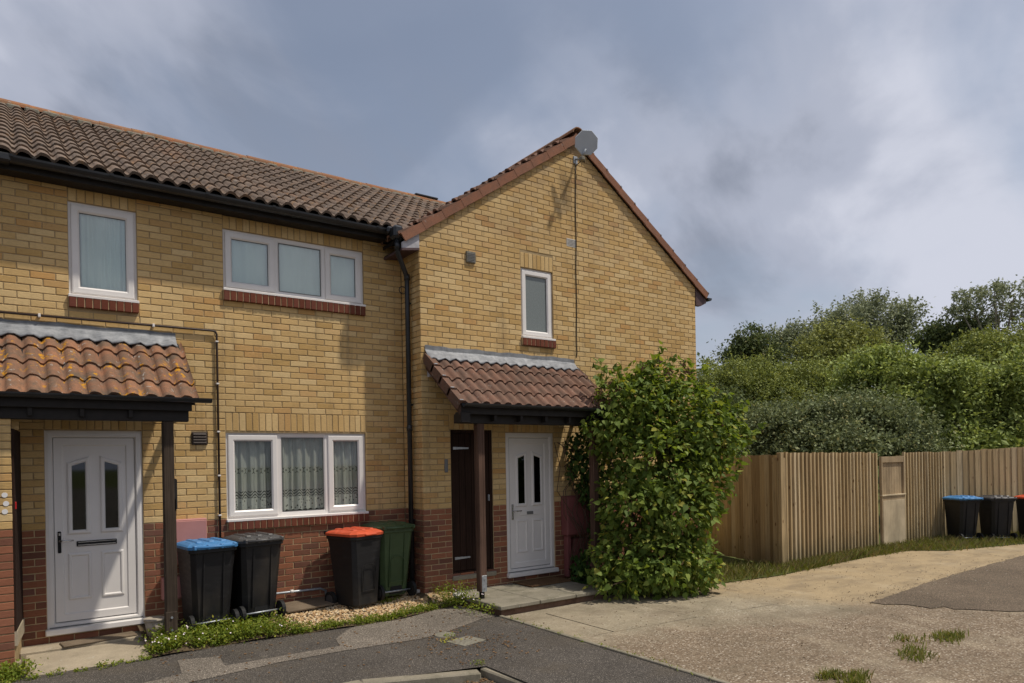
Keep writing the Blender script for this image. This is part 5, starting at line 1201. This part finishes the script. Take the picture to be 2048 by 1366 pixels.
# plank over the gravel, covers, small stones, pot
pl = MB().box(-0.36, 0.36, -0.20, 0.20, 0, 0.022, 0.004).xform(Matrix.Translation((-1.50, -0.23, 0.085)) @ Matrix.Rotation(R(10), 4, 'Z') @ Matrix.Rotation(R(4), 4, 'X')); tag(pl.build('plywood_offcut', 'board_grey'), 'brown plywood offcut lying on the gravel between the bins', 'board')
cv_ = MB().box(-0.16, 0.16, -0.14, 0.14, -0.05, 0.007, 0.003).xform(Matrix.Translation((-0.57, -2.47, G)) @ Matrix.Rotation(R(12), 4, 'Z')).build('stop_tap_cover', 'cast'); tag(cv_, 'square concrete-edged cover set in the asphalt pavement', 'cover')
cv2 = MB().tube([(-0.61, -2.10, G - .05), (-0.61, -2.10, G + .008)], 0.115, 24).build('round_cover', 'cast'); tag(cv2, 'small round cover in the pavement beside the square one', 'cover')
def rock(name, loc, s, mat, label, seed):
    bm = bmesh.new(); bmesh.ops.create_icosphere(bm, subdivisions=2, radius=1); rr = random.Random(seed)
    for v in bm.verts: v.co *= rr.uniform(.82, 1.12)
    me = bpy.data.meshes.new(name); bm.to_mesh(me); bm.free(); me.materials.append(MAT[mat]); o = link(name, me); o.location = loc; o.scale = s; o.rotation_euler = (0, 0, seed); tag(o, label, 'stone'); return o
rock('stone', (0.36, -0.80, 0.06), (.085, .06, .05), 'stone', 'white lump of stone at the corner of the porch step', 3)
rock('stone', (0.08, -0.68, 0.06), (.06, .045, .03), 'mortar_red', 'small brown stone on the gravel near the gable corner', 5)
rock('stone', (-0.02, -0.36, 0.09), (.05, .06, .03), 'stone', 'flat pale stone at the foot of the downpipe', 8)
pot = thing('plant_pot', 'pale plant pot behind the foot of the left post', 'pot', (-3.23, -0.42, 0.02))
m = MB().tube([(0, 0, 0), (0, 0, 0.18)], [0.07, 0.10], 14); m.build('pot', 'terracotta_pot', pot); MB().tube([(0, 0, 0.165), (0, 0, 0.19)], 0.108, 14).build('pot_rim', 'terracotta_pot', pot)

# ------------------------------------------------------------------ scattering helpers
def rand_frames(n, up_bias=0.3, droop=0.0):
    t = rng.normal(size=(n, 3)); t[:, 2] -= droop; t /= np.linalg.norm(t, axis=1, keepdims=True)
    nn = rng.normal(size=(n, 3)); nn[:, 2] += up_bias * 3; nn -= (nn * t).sum(1, keepdims=True) * t; nn /= np.linalg.norm(nn, axis=1, keepdims=True)
    return t, nn, np.cross(nn, t)
RHOMB = (np.array([(0, 0, 0), (0.45, -0.30, 0.04), (1, 0, -0.05), (0.45, 0.30, 0.04)]), np.array([(0, 1, 2, 3)]))
OVATE = (np.array([(0, 0, 0), (0.18, -0.34, 0.05), (0.55, -0.30, 0.06), (1.0, 0, -0.10), (0.55, 0.30, 0.06), (0.18, 0.34, 0.05), (0.5, 0, 0.0)]), np.array([(0, 1, 2, 6), (6, 2, 3, 3), (0, 6, 4, 5), (6, 3, 4, 4)]))
def leaf_geo(P, size, shape=RHOMB, up=0.3, droop=0.0, frames=None):
    n = len(P); t, nn, b = frames if frames else rand_frames(n, up, droop)
    S = size if np.ndim(size) else np.full(n, size); v0, f0_ = shape
    V = (P[:, None, :] + (v0[None, :, 0:1] * t[:, None, :] + v0[None, :, 1:2] * b[:, None, :] + v0[None, :, 2:3] * nn[:, None, :]) * S[:, None, None]).reshape(-1, 3)
    F = (f0_[None] + (np.arange(n) * len(v0))[:, None, None]).reshape(-1, f0_.shape[1]); return V, F
HEART = [(0, 0, 0), (-0.04, -0.20, .03), (0.12, -0.40, .07), (0.42, -0.36, .07), (0.75, -0.15, .02), (1.05, 0, -.10), (0.75, 0.15, .02), (0.42, 0.36, .07), (0.12, 0.40, .07), (-0.04, 0.20, .03), (0.45, 0, -.01)]
HEARTF = [(0, 1, 2, 10), (10, 2, 3), (10, 3, 4, 5), (0, 10, 8, 9), (10, 7, 8), (10, 5, 6, 7)]
HEART_V = np.array(HEART); HEART_T = np.array([(0, 1, 10), (1, 2, 10), (2, 3, 10), (3, 4, 10), (4, 5, 10), (5, 6, 10), (6, 7, 10), (7, 8, 10), (8, 9, 10), (9, 0, 10)])

# ------------------------------------------------------------------ lilac bush
def at(u, v, z):
    """a point z metres in front of the measuring station, on the bearing (u, v) read off the survey photograph"""
    X, Y = (u - 1024) / FPX, (920.7 - v) / FPX; c, s = math.cos(ROLL), math.sin(ROLL); x = c * X - s * Y; y = s * X + c * Y
    return CAM + (r0 * x + f0 + u0 * y) * z
def lobes_points(lobes, n, shell=0.55):
    """points spread through ellipsoidal lobes, denser towards the shell; lobes are (centre, (rx, ry, rz))"""
    vol = np.array([l[1][0] * l[1][1] * l[1][2] for l in lobes]) ** (2 / 3); k = rng.choice(len(lobes), n, p=vol / vol.sum())
    d = rng.normal(size=(n, 3)); d /= np.linalg.norm(d, axis=1, keepdims=True); r = shell + (1 - shell) * rng.random(n) ** 0.6
    C = np.array([tuple(l[0]) for l in lobes]); Rr = np.array([l[1] for l in lobes])
    return C[k] + d * Rr[k] * r[:, None], d
bush = wthing('lilac_bush', 'tall leafy lilac bush growing between the gable porch and the fence', 'bush', (3.1, -1.6, G))
BL_ = [(at(1285, 818, 10.3), (.60, .55, .56)), (at(1225, 850, 10.2), (.42, .5, .52)), (at(1360, 838, 10.3), (.58, .55, .53)), (at(1412, 885, 10.2), (.48, .5, .40)),
       (at(1330, 930, 9.9), (.62, .5, .55)), (at(1270, 1010, 9.9), (.50, .45, .55)), (at(1360, 1020, 9.9), (.55, .5, .5)), (at(1250, 1110, 9.8), (.50, .4, .42)), (at(1330, 1120, 9.7), (.58, .4, .45)),
       (at(1240, 1155, 9.6), (.42, .35, .22)), (at(1380, 1130, 9.8), (.38, .35, .30)), (at(1310, 768, 10.4), (.42, .4, .26)), (at(1395, 965, 10.0), (.38, .4, .42))]
P0, dd = lobes_points(BL_, 1150, 0.66)
P = (P0[:, None, :] + rng.normal(size=(1150, 15, 3)) * 0.085).reshape(-1, 3); dd = np.repeat(dd, 15, axis=0)
spr = []
for k in range(95):
    u_, v_, z_ = random.choice([(1250, 760, 10.3), (1300, 745, 10.3), (1335, 745, 10.3), (1385, 775, 10.3), (1425, 815, 10.3), (1450, 855, 10.2), (1455, 890, 10.1), (1430, 960, 10.0), (1415, 1010, 10.0), (1200, 770, 10.1), (1165, 850, 9.9), (1240, 1150, 9.5), (1400, 1140, 9.6), (1290, 1160, 9.4), (1435, 840, 10.3)])
    e_ = np.array(at(u_ + random.gauss(0, 22), v_ + random.gauss(0, 16), z_)); d_ = np.array([random.gauss(.08, .2), random.gauss(-.1, .15), random.uniform(-.05, .45)]) * (0.4 if v_ > 1000 else 0.5)
    for q in range(16): spr.append(e_ + d_ * (q / 15) + rng.normal(size=3) * .028)
spr = np.array(spr); P = np.concatenate([P, spr]); dd = np.concatenate([dd, rng.normal(size=spr.shape) * .6 + np.array([0, -.4, .3])])
gap = np.array(at(1215, 935, 9.8)); gd = np.linalg.norm((P - gap) * np.array([1.0, .5, .62]), axis=1)
gk = (gd > .2) | (rng.random(len(P)) < .3); P, dd = P[gk], dd[gk]
ok = (P[:, 2] > G + 0.03) & (P[:, 1] < D - 0.06) & ~((P[:, 0] < 2.45) & (P[:, 1] > -1.30)); P, dd = P[ok], dd[ok]
t = dd * 0.8 + rng.normal(size=P.shape) * 0.55; t[:, 2] -= 0.55; t /= np.linalg.norm(t, axis=1, keepdims=True)
nn = dd * 0.6 + rng.normal(size=P.shape) * 0.45; nn[:, 2] += 0.6; nn -= (nn * t).sum(1, keepdims=True) * t; nn /= np.linalg.norm(nn, axis=1, keepdims=True); bb = np.cross(nn, t)
size = 0.04 + 0.075 * rng.random(len(P)) ** 1.3
cam_np = np.array(CAM); dist = np.linalg.norm(P - cam_np, axis=1); order = np.argsort(dist - size * 6 + rng.random(len(P)) * 0.5)
ind, rest = order[:260], order[260:]
leaf_me = bpy.data.meshes.new('leaf'); leaf_me.from_pydata(HEART, [], HEARTF); leaf_me.materials.append(MAT['lilac_leaf']); leaf_me.polygons.foreach_set('use_smooth', [True] * len(HEARTF)); leaf_me.update()
for i in ind:
    o = link('leaf', leaf_me, bush); M = Matrix((tuple(t[i]), tuple(bb[i]), tuple(nn[i]))).transposed().to_4x4(); o.matrix_basis = Matrix.Translation(tuple(P[i])) @ M @ Matrix.Scale(float(size[i]), 4)
V, F = leaf_geo(P[rest], size[rest], (HEART_V, HEART_T), frames=(t[rest], nn[rest], bb[rest]))
stuff(link('foliage', np_mesh('foliage', V, F, 'lilac_leaf', True), bush))
stm = MB(); rs = random.Random(4)
base = Vector((3.0, -1.55, G))
for k in range(26):
    l = rs.choice(BL_); e = Vector(l[0]) + Vector((rs.uniform(-.4, .4), rs.uniform(-.3, .3), rs.uniform(-.1, .4))); b0 = base + Vector((rs.uniform(-.35, .45), rs.uniform(-.3, .3), 0))
    mid_ = b0.lerp(e, .5) + Vector((rs.uniform(-.12, .12), rs.uniform(-.12, .12), .15)); stm.tube([b0, b0.lerp(mid_, .5) + Vector((rs.uniform(-.05, .05), 0, .05)), mid_, e], [.016, .013, .010, .004], 6)
stm.build('stems', 'twig', bush)
# brown spent flower heads
sh = MB()
for k in range(34):
    u, v = rs.choice([(1300, 742), (1335, 738), (1225, 790), (1370, 740), (1395, 860), (1330, 895), (1430, 900), (1200, 800), (1290, 880), (1425, 850), (1355, 755)]); p = Vector(at(u + rs.uniform(-25, 25), v + rs.uniform(-14, 20), 9.95))
    for q in range(9): c_ = p + Vector((rs.gauss(0, .025), rs.gauss(0, .025), rs.uniform(0, .09))); sh.box(c_.x - .007, c_.x + .007, c_.y - .007, c_.y + .007, c_.z - .01, c_.z + .01)
stuff(sh.build('seed_heads', 'seed_head', bush))
# climber in the porch shade
cl = wthing('climbing_plant', 'dark-leaved climber on the wall right of the gable door', 'plant', (2.6, -0.8, G))
CL_ = [(Vector((2.62, -0.82, 2.05)), (.38, .2, .25)), (Vector((2.55, -0.80, 1.70)), (.33, .2, .28)), (Vector((2.75, -0.85, 1.35)), (.30, .2, .3)), (Vector((2.55, -0.95, 0.25)), (.36, .25, .28)), (Vector((2.85, -0.95, 0.65)), (.3, .2, .4)), (Vector((3.1, -0.8, 1.3)), (.4, .2, .9)), (Vector((2.42, -1.1, 0.12)), (.3, .25, .16))]
Pc, dc_ = lobes_points(CL_, 2300, 0.3); okc = (Pc[:, 1] < D - 0.03) & (Pc[:, 2] > 0.0) & ~((Pc[:, 0] < 2.33) & (Pc[:, 2] > .3)); Pc = Pc[okc]
V, F = leaf_geo(Pc, rng.uniform(.045, .095, len(Pc)), (HEART_V, HEART_T), up=0.1, droop=1.2)
stuff(link('foliage', np_mesh('foliage', V, F, 'ivy_leaf', True), cl))
stm = MB()
for k in range(14):
    x = rs.uniform(2.35, 3.0); pts_ = [Vector((x + rs.uniform(-.1, .1) * i, -0.66 - rs.uniform(0, .15), G + i * 0.36)) for i in range(7)]; stm.tube(pts_, .006, 5)
stm.build('stems', 'twig', cl)

# ------------------------------------------------------------------ trees beyond the fence
def tree(name, label, u, z, vtop, wu, lobes_uv, n_clump, per, leaf, mat, bark='bark', spread=0.30, limbs=True, shell=0.6, up=0.5, droop=0.0, depth=0.5, core=6, n_sprig=70):
    """lobes_uv: (u, v, ru, rv) read as bearings at distance z; depth = lobe depth relative to width"""
    base = at(u, 905, z); base.z = G - 0.1
    t = wthing(name, label, 'tree', base); k = z / FPX; L = []
    for (lu, lv, ru, rv) in lobes_uv:
        c = at(lu, lv, z) + f0 * random.uniform(-.35, .35) * ru * k; L.append((c, (ru * k, ru * k * depth + .3, rv * k)))
    for (c, r_) in list(L):
        for q in range(9):
            d_ = Vector((random.gauss(0, 1), random.gauss(0, 1), random.gauss(.35, .8))).normalized(); sc_ = random.uniform(.20, .55)
            L.append((c + Vector((d_.x * r_[0], d_.y * r_[1], d_.z * r_[2])) * random.uniform(.7, 1.12), tuple(x * sc_ for x in r_)))
    # lobes are aligned with the line of sight only roughly: rotate their axes by the mean bearing
    C0, d0 = lobes_points(L, n_clump, shell)
    off = np.clip(rng.normal(size=(n_clump, per, 3)), -1.7, 1.7) * rng.uniform(.45, 1.5, (n_clump, 1, 1))
    P = (C0[:, None, :] + off * np.array([spread, spread, spread * .62])).reshape(-1, 3)
    tops = [L[random.randrange(len(lobes_uv))] for _ in range(n_sprig)]; SP = []
    for (c, r_) in tops:      # shoots that break the outline
        d_ = Vector((random.gauss(0, .8), random.gauss(0, .8), random.uniform(.3, 1.2))).normalized(); p0 = Vector(c) + Vector((d_.x * r_[0], d_.y * r_[1], d_.z * r_[2])) * .9
        g_ = (d_ + Vector((0, 0, .6))).normalized() * random.uniform(.35, .9) * min(r_[2], 1.0)
        for q in range(18): SP.append(tuple(p0 + g_ * (q / 17) + Vector((random.gauss(0, 1), random.gauss(0, 1), random.gauss(0, 1))) * leaf * .75 * (1.2 - q / 17)))
    P = np.concatenate([P, np.array(SP)]); P = P[P[:, 2] > G]
    nL = len(lobes_uv); ci, _ = lobes_points([(c, (r_[0] * .74, r_[1] * .74, r_[2] * .74)) for c, r_ in L[:nL]], int(n_clump * core * 1.8), 0.2); ci = ci[ci[:, 2] > G]
    V, F = leaf_geo(P, rng.uniform(leaf * .65, leaf * 1.25, len(P)), RHOMB, up, droop)
    V2, F2 = leaf_geo(ci, rng.uniform(leaf * 1.3, leaf * 2.4, len(ci)), RHOMB, .2); V, F = np.concatenate([V, V2]), np.concatenate([F, F2 + len(V)])
    stuff(link('crown', np_mesh('crown', V, F, mat), t))
    m = MB(); zc = np.mean([l[0].z for l in L]); top = Vector((base.x, base.y, base.z)) + Vector((0, 0, (zc - base.z) * .55)); rt = 0.012 * z * 0.35 + 0.06
    m.tube([base, base.lerp(top, .5) + Vector((random.uniform(-.1, .1), random.uniform(-.1, .1), 0)), top], [rt, rt * .8, rt * .6], 8)
    m.build('trunk', bark, t)
    if limbs:
        m = MB()
        for (c, r_) in L[:len(lobes_uv)]:
            e = Vector(c) + Vector((0, 0, r_[2] * .4)); mid_ = top.lerp(e, .5) + Vector((random.uniform(-.3, .3), random.uniform(-.3, .3), .3))
            m.tube([top, mid_, e], [rt * .55, rt * .3, rt * .1], 6)
            for q in range(7):
                i = random.randrange(n_clump); cc = Vector(C0[i])
                if (cc - e).length < max(r_) * 1.6: m.tube([mid_.lerp(e, random.uniform(.2, 1)), mid_.lerp(cc, .6) + Vector((0, 0, .15)), cc], [rt * .16, rt * .1, rt * .03], 5)
        m.build('limbs', bark, t)
    return t
MAT['lf_silver'] = leaf_mat('silver_green_leaf', (0.151, 0.171, 0.099), (0.255, 0.283, 0.166), (0.406, 0.436, 0.265), 0.22)
MAT['lf_olive'] = leaf_mat('olive_leaf', (0.139, 0.156, 0.047), (0.239, 0.259, 0.079), (0.374, 0.391, 0.129), 0.22)
MAT['lf_dark'] = leaf_mat('dark_leaf', (0.062, 0.081, 0.032), (0.107, 0.137, 0.054), (0.174, 0.212, 0.084), 0.22)
MAT['lf_mid'] = leaf_mat('mid_green_leaf', (0.130, 0.155, 0.045), (0.224, 0.259, 0.073), (0.359, 0.404, 0.117), 0.22)
MAT['lf_bright'] = leaf_mat('bright_leaf', (0.140, 0.178, 0.051), (0.252, 0.309, 0.087), (0.443, 0.519, 0.159), 0.22, 0.42)
MAT['lf_grey'] = leaf_mat('grey_green_leaf', (0.103, 0.125, 0.058), (0.178, 0.209, 0.096), (0.288, 0.326, 0.157), 0.22)
tree('tree', 'silvery tree behind the others, taller of the two in the middle', 1765, 42, 595, 90, [(1765, 655, 62, 58), (1735, 625, 35, 30), (1800, 690, 42, 45), (1820, 640, 28, 30)], 230, 42, .17, 'lf_silver', spread=.36, shell=.25, core=0.4, n_sprig=150)
tree('tree', 'silvery tree behind the others, lower and left of its twin', 1640, 41, 630, 90, [(1625, 690, 60, 45), (1660, 655, 40, 35), (1590, 700, 50, 32), (1560, 690, 35, 26), (1700, 650, 30, 30)], 230, 42, .17, 'lf_silver', spread=.36, shell=.25, core=0.4, n_sprig=150)
tree('tree', 'small dark tree at the left end of the tree line', 1500, 34, 665, 40, [(1505, 695, 34, 32), (1480, 715, 38, 22), (1530, 720, 40, 30)], 110, 55, .15, 'lf_dark', spread=.34)
tree('tree', 'olive-green tree in front of the silvery trees', 1690, 33, 655, 80, [(1665, 705, 50, 42), (1720, 690, 45, 38), (1630, 715, 45, 28), (1700, 740, 70, 40)], 220, 55, .15, 'lf_olive', spread=.34)
tree('tree', 'tall thin-leaved tree with pale bare branches at the right edge', 1985, 36, 575, 90, [(1945, 605, 34, 20), (1985, 592, 40, 18), (2030, 600, 45, 28), (2010, 650, 60, 42), (1925, 628, 24, 14), (2070, 640, 50, 50)], 85, 30, .15, 'lf_silver', 'pale_bark', spread=.36, shell=.3, core=0.3, n_sprig=190)
tree('tree', 'dark bushy tree left of the tall thin-leaved tree', 1900, 38, 640, 50, [(1890, 672, 42, 26), (1935, 662, 40, 24), (1860, 690, 30, 22)], 120, 48, .17, 'lf_dark', spread=.36)
tree('tree', 'wide olive bush below the tall thin-leaved tree', 1970, 29, 680, 90, [(1960, 712, 75, 36), (2030, 705, 60, 45), (1910, 730, 60, 30), (2080, 730, 70, 60)], 260, 60, .13, 'lf_mid', spread=.30)
tree('tree', 'rounded yellow-green bush directly right of the gable wall', 1530, 23, 715, 140, [(1470, 770, 75, 48), (1560, 770, 80, 52), (1640, 780, 65, 50), (1420, 790, 50, 50), (1520, 830, 120, 60), (1440, 850, 70, 60)], 620, 60, .085, 'lf_mid', spread=.20, depth=.7)
tree('tree', 'big bright-leaved tree spreading over the right of the fence', 1860, 21, 700, 200, [(1740, 745, 55, 38), (1800, 735, 60, 40), (1870, 760, 65, 40), (1950, 775, 65, 40), (2020, 770, 60, 50), (1710, 800, 50, 45), (1800, 810, 90, 50), (1900, 840, 95, 60), (2000, 850, 90, 65), (2080, 830, 90, 90), (1940, 890, 120, 40)], 900, 46, .115, 'lf_bright', spread=.21, depth=.7, up=.9)
tree('tree', 'low grey-green bush just behind the fence and gate', 1660, 18.5, 790, 170, [(1560, 860, 65, 48), (1640, 835, 70, 48), (1730, 835, 70, 45), (1800, 860, 55, 45), (1690, 890, 140, 35), (1520, 895, 60, 35), (1600, 900, 100, 40), (1780, 900, 90, 34)], 640, 48, .088, 'lf_grey', spread=.19, depth=.8, core=9)
tree('tree', 'dark low bush in the shade behind the left fence', 1480, 19.5, 830, 60, [(1460, 870, 70, 60), (1530, 880, 60, 50), (1420, 840, 50, 60)], 240, 55, .08, 'lf_dark', spread=.2, depth=.7)
# far wood that closes the gaps
tw = MB(); Pw = np.array([tuple(at(1300 + 900 * rng.random(), 905 - 170 * rng.random() ** 1.3, 46 + 14 * rng.random())) for _ in range(2200)])
Pw = (Pw[:, None, :] + rng.normal(size=(2200, 10, 3)) * .6).reshape(-1, 3); Pw = Pw[Pw[:, 2] > 0]
V, F = leaf_geo(Pw, rng.uniform(.25, .5, len(Pw)), RHOMB, .5); wd = stuff(link('far_wood', np_mesh('far_wood', V, F, 'lf_dark'))); wd['label'] = 'far dark wood behind the tree line'; wd['category'] = 'wood'

# ------------------------------------------------------------------ gravel, weeds, grass
n = 5200; X = rng.uniform(-2.05, 0.35, n); Yf = np.array([front(x) for x in X]); Yb = np.where(X < 0, -0.02, D - 0.02); Yg = Yb + (Yf + 0.10 - Yb) * rng.random(n)
ico = bmesh.new(); bmesh.ops.create_icosphere(ico, subdivisions=1, radius=1); iv = np.array([tuple(v.co) for v in ico.verts]); if_ = np.array([[v.index for v in f.verts] for f in ico.faces]); ico.free()
keep = rng.random(n) < np.clip(1.2 - np.maximum(0, (-1.55 - X)) * 1.5, 0, 1); X, Yg = X[keep], Yg[keep]; n = len(X)
Zg = np.array([bed_z(x, y_) for x, y_ in zip(X, Yg)])
sc = rng.uniform(.008, .019, n)[:, None] * rng.uniform(.6, 1.3, (n, 3)); sc[:, 2] *= .75
V = (iv[None] * sc[:, None, :] + np.stack([X, Yg, Zg + .004], 1)[:, None, :] + rng.normal(size=(n, len(iv), 3)) * .0012).reshape(-1, 3)
F = (if_[None] + (np.arange(n) * len(iv))[:, None, None]).reshape(-1, 3)
gv = stuff(link('gravel', np_mesh('gravel', V, F, 'pebble'))); gv['label'] = 'golden pebbles spread between the bins and the weeds'; gv['category'] = 'gravel'
def plants(name, pts, hmin, hmax, leaves, leaf, mat, label, cat, up=.7):
    Pp = []
    for (x, y_, z) in pts:
        h = random.uniform(hmin, hmax); k = random.randint(leaves // 2, leaves)
        a = rng.normal(size=(k, 3)) * np.array([h * .38, h * .38, 0]); a[:, 2] = rng.random(k) ** .8 * h; Pp.append(a + np.array((x, y_, z)))
    Pp = np.concatenate(Pp); V, F = leaf_geo(Pp, rng.uniform(leaf * .6, leaf * 1.4, len(Pp)), RHOMB, up); o = stuff(link(name, np_mesh(name, V, F, mat))); o['label'] = label; o['category'] = cat; return Pp
wp = []; wpl = []
for k in range(520):        # thick weeds in front of the two left bins, thinning to the right
    x = random.uniform(-3.35, 0.42); f = front(x); d_ = abs(random.gauss(0, .075 if x > -1.95 else .27)); yy = f + 0.02 + d_
    if x < -2.9: yy = f + 0.02 + abs(random.gauss(0, .25))
    if yy > -0.15 or (x > -1.9 and random.random() < .2): continue
    (wp if x < -1.85 else wpl).append((x, min(yy, -0.62 if x > 0 else yy), bed_z(x, yy) if x > -3.3 else G))
for k in range(34): x = random.uniform(-4.6, -3.3); wpl.append((x, -1.02 + random.gauss(0, .035) - 0.1 * (x + 3.3) * -.3, G - .01))
for k in range(26): wp.append((random.uniform(-4.65, -4.36), random.uniform(-1.0, -.78), G))
for k in range(20): wpl.append((random.uniform(-.75, -.3), -.42 + random.gauss(0, .06), bed_z(-.5, -.42)))
Pp = plants('weeds', wp, .05, .17, 60, .028, 'weed', 'bright green weeds along the front of the garden bed', 'weeds')
plants('weeds', wpl, .02, .075, 40, .022, 'weed', 'low weeds edging the gravel between pavement and bins', 'weeds')
wp2 = [(random.uniform(0.05, 0.42), random.uniform(-1.0, -.6), 0.03) for k in range(22)] + [(random.uniform(0.05, .4), random.uniform(-1.7, -1.0), G + .03) for k in range(10)]
plants('weeds', wp2, .08, .24, 40, .028, 'weed', 'weeds at the left end of the porch step', 'weeds')
# weeds in the edging joint, round the covers and in slab joints
wp3 = [(EX + random.gauss(0, .025), random.uniform(-5.2, -1.7), G) for k in range(34)] + [(-0.62 + random.gauss(0, .10), -2.2 + random.gauss(0, .12), G) for k in range(9)] + [(-.9 + random.gauss(0, .05), -3.26 + random.gauss(0, .04), G) for k in range(6)]
plants('weeds', wp3, .015, .05, 16, .018, 'weed', 'small weeds in the joint between pavement and drive', 'weeds')
plants('stonecrop', [(-.70 + random.gauss(0, .05), -2.33 + random.gauss(0, .05), G) for k in range(14)], .01, .03, 16, .013, 'yellow_flower', 'yellowish stonecrop beside the pavement covers', 'plant')
# pale daisies
m = MB(); rs = random.Random(9)
for k in range(54):
    x = rs.choice([rs.uniform(-3.4, -2.0), rs.uniform(-3.4, -2.7), rs.uniform(0.1, 0.45)]); yy = (front(x) + rs.uniform(0, .3)) if x < 0 else rs.uniform(-1.5, -.8); z = (bed_z(x, yy) if x < 0 else 0.02) + rs.uniform(.07, .15)
    r_ = rs.uniform(.005, .010); m.tube([(x, yy, z - .004), (x + .002, yy - .006, z + .004)], [r_ * .5, r_], 7)
o = stuff(m.build('daisies', 'petal')); o['label'] = 'tiny pale daisies among the weeds'; o['category'] = 'flowers'
# litter and crumbs on the paving
m = MB()
for k in range(420):
    if k < 150: x, yy = rs.uniform(-1.1, -.2), rs.uniform(-3.3, -1.9)
    elif k < 240: x, yy = -0.95 + rs.gauss(0, .12) - .2 * rs.random(), -3.5 + rs.gauss(0, .12); 
    else: x, yy = rs.uniform(-3.4, .3), rs.uniform(-3.0, -1.0)
    z = G + .008 if not (x < -.97 and yy < -3.32) else G - .078
    if k >= 150 and k < 240 and not (x < -.97 and yy < -3.40): continue
    s_ = rs.uniform(.004, .012); m.box(x - s_, x + s_, yy - s_ * .7, yy + s_ * .7, z, z + .005)
o = stuff(m.build('leaf_litter', 'litter')); o['label'] = 'brown crumbs and dry leaf litter on the pavement'; o['category'] = 'litter'
n = 1900; gx = rng.uniform(0.45, 9.5, n); gy = rng.uniform(-6.0, -2.1, n); near_ = rng.random(n) < .45
gx = np.where(near_, rng.uniform(4.3, 11, n), gx); gy = np.where(near_, -3.95 - .2 * rng.random(n) ** 2 * rng.choice([-1, 1, 4, 8], n) + .02 * rng.normal(size=n), gy)
okg = ~((gx < 2.2) & (gy > -1.85)) & (gy < -2.3 + .0 * gx); gx, gy = gx[okg], gy[okg]; n = len(gx)
sc = rng.uniform(.003, .009, n)[:, None] * rng.uniform(.6, 1.3, (n, 3)); sc[:, 2] *= .7
V = (iv[None] * sc[:, None, :] + np.stack([gx, gy, np.full(n, G + .008)], 1)[:, None, :]).reshape(-1, 3); F = (if_[None] + (np.arange(n) * len(iv))[:, None, None]).reshape(-1, 3)
gr_ = stuff(link('loose_grit', np_mesh('loose_grit', V, F, 'grit'))); gr_['label'] = 'loose grit scattered over the concrete drive'; gr_['category'] = 'grit'
def blades(name, pts, hmin, hmax, w, mat, label):
    P = np.array(pts); n = len(P); h = rng.uniform(hmin, hmax, n); a = rng.uniform(0, 2 * math.pi, n); lean = rng.uniform(.1, .75, n); side = np.stack([np.cos(a + 1.57), np.sin(a + 1.57), np.zeros(n)], 1) * w
    dirv = np.stack([np.cos(a) * lean, np.sin(a) * lean, np.ones(n)], 1); V = np.stack([P - side, P + side, P + dirv * h[:, None] * .6 + side * .7, P + dirv * h[:, None] * np.array([1.25, 1.25, .95])], 1).reshape(-1, 3)
    F = np.arange(n * 4).reshape(-1, 4); o = stuff(link(name, np_mesh(name, V, F, mat))); o['label'] = label; o['category'] = 'grass'; return o
gp = []
for k in range(15000):       # verge of grass between drive and fence
    x = random.uniform(3.5, 15.0)
    lo = float(np.interp(x, [3.5, 5.4, 8.0, 9.8, 10.3, 15], [-2.0, -2.27, -2.08, -2.2, -2.75, -3.9])); hi = float(np.interp(x, [3.5, 5.6, 6.2, 12.2, 15], [-.8, -.9, -1.82, -1.75, -3.2]))
    y_ = lo + (hi - lo) * random.random() + random.gauss(0, .05); gp.append((x, y_, G - .02))
sheet('grass_verge', [(3.4, -1.2), (3.6, -2.0), (5.4, -2.25), (8.0, -2.06), (9.8, -2.18), (10.3, -2.7), (15.5, -4.0), (15.5, -3.4), (12.4, -1.7), (6.1, -1.7), (6.9, .6), (3.4, .6)], G + 0.012, 'meadow')
blades('grass', gp[::2] + gp[1::6], .05, .19, .0065, 'grass', 'grass growing along the foot of the fence'); blades('grass', gp[1::4], .06, .22, .005, 'dry_grass', 'dry straw-coloured grass mixed in along the fence')
gp = []
for k in range(15):
    cx_, ww_ = random.choice([(random.uniform(2.1, 3.5), .10), (random.uniform(2.1, 3.5), .10), (random.uniform(4.9, 6.6), .16), (random.uniform(1.0, 1.6), .06)]); cy_ = -5.62 + .06 * (cx_ - 2) + random.gauss(0, .10)
    for q in range(70): gp.append((cx_ + random.gauss(0, ww_), cy_ + random.gauss(0, ww_ * .6), G))
blades('grass', gp, .025, .085, .006, 'grass', 'tufts of rough grass in the aggregate drive at lower right')
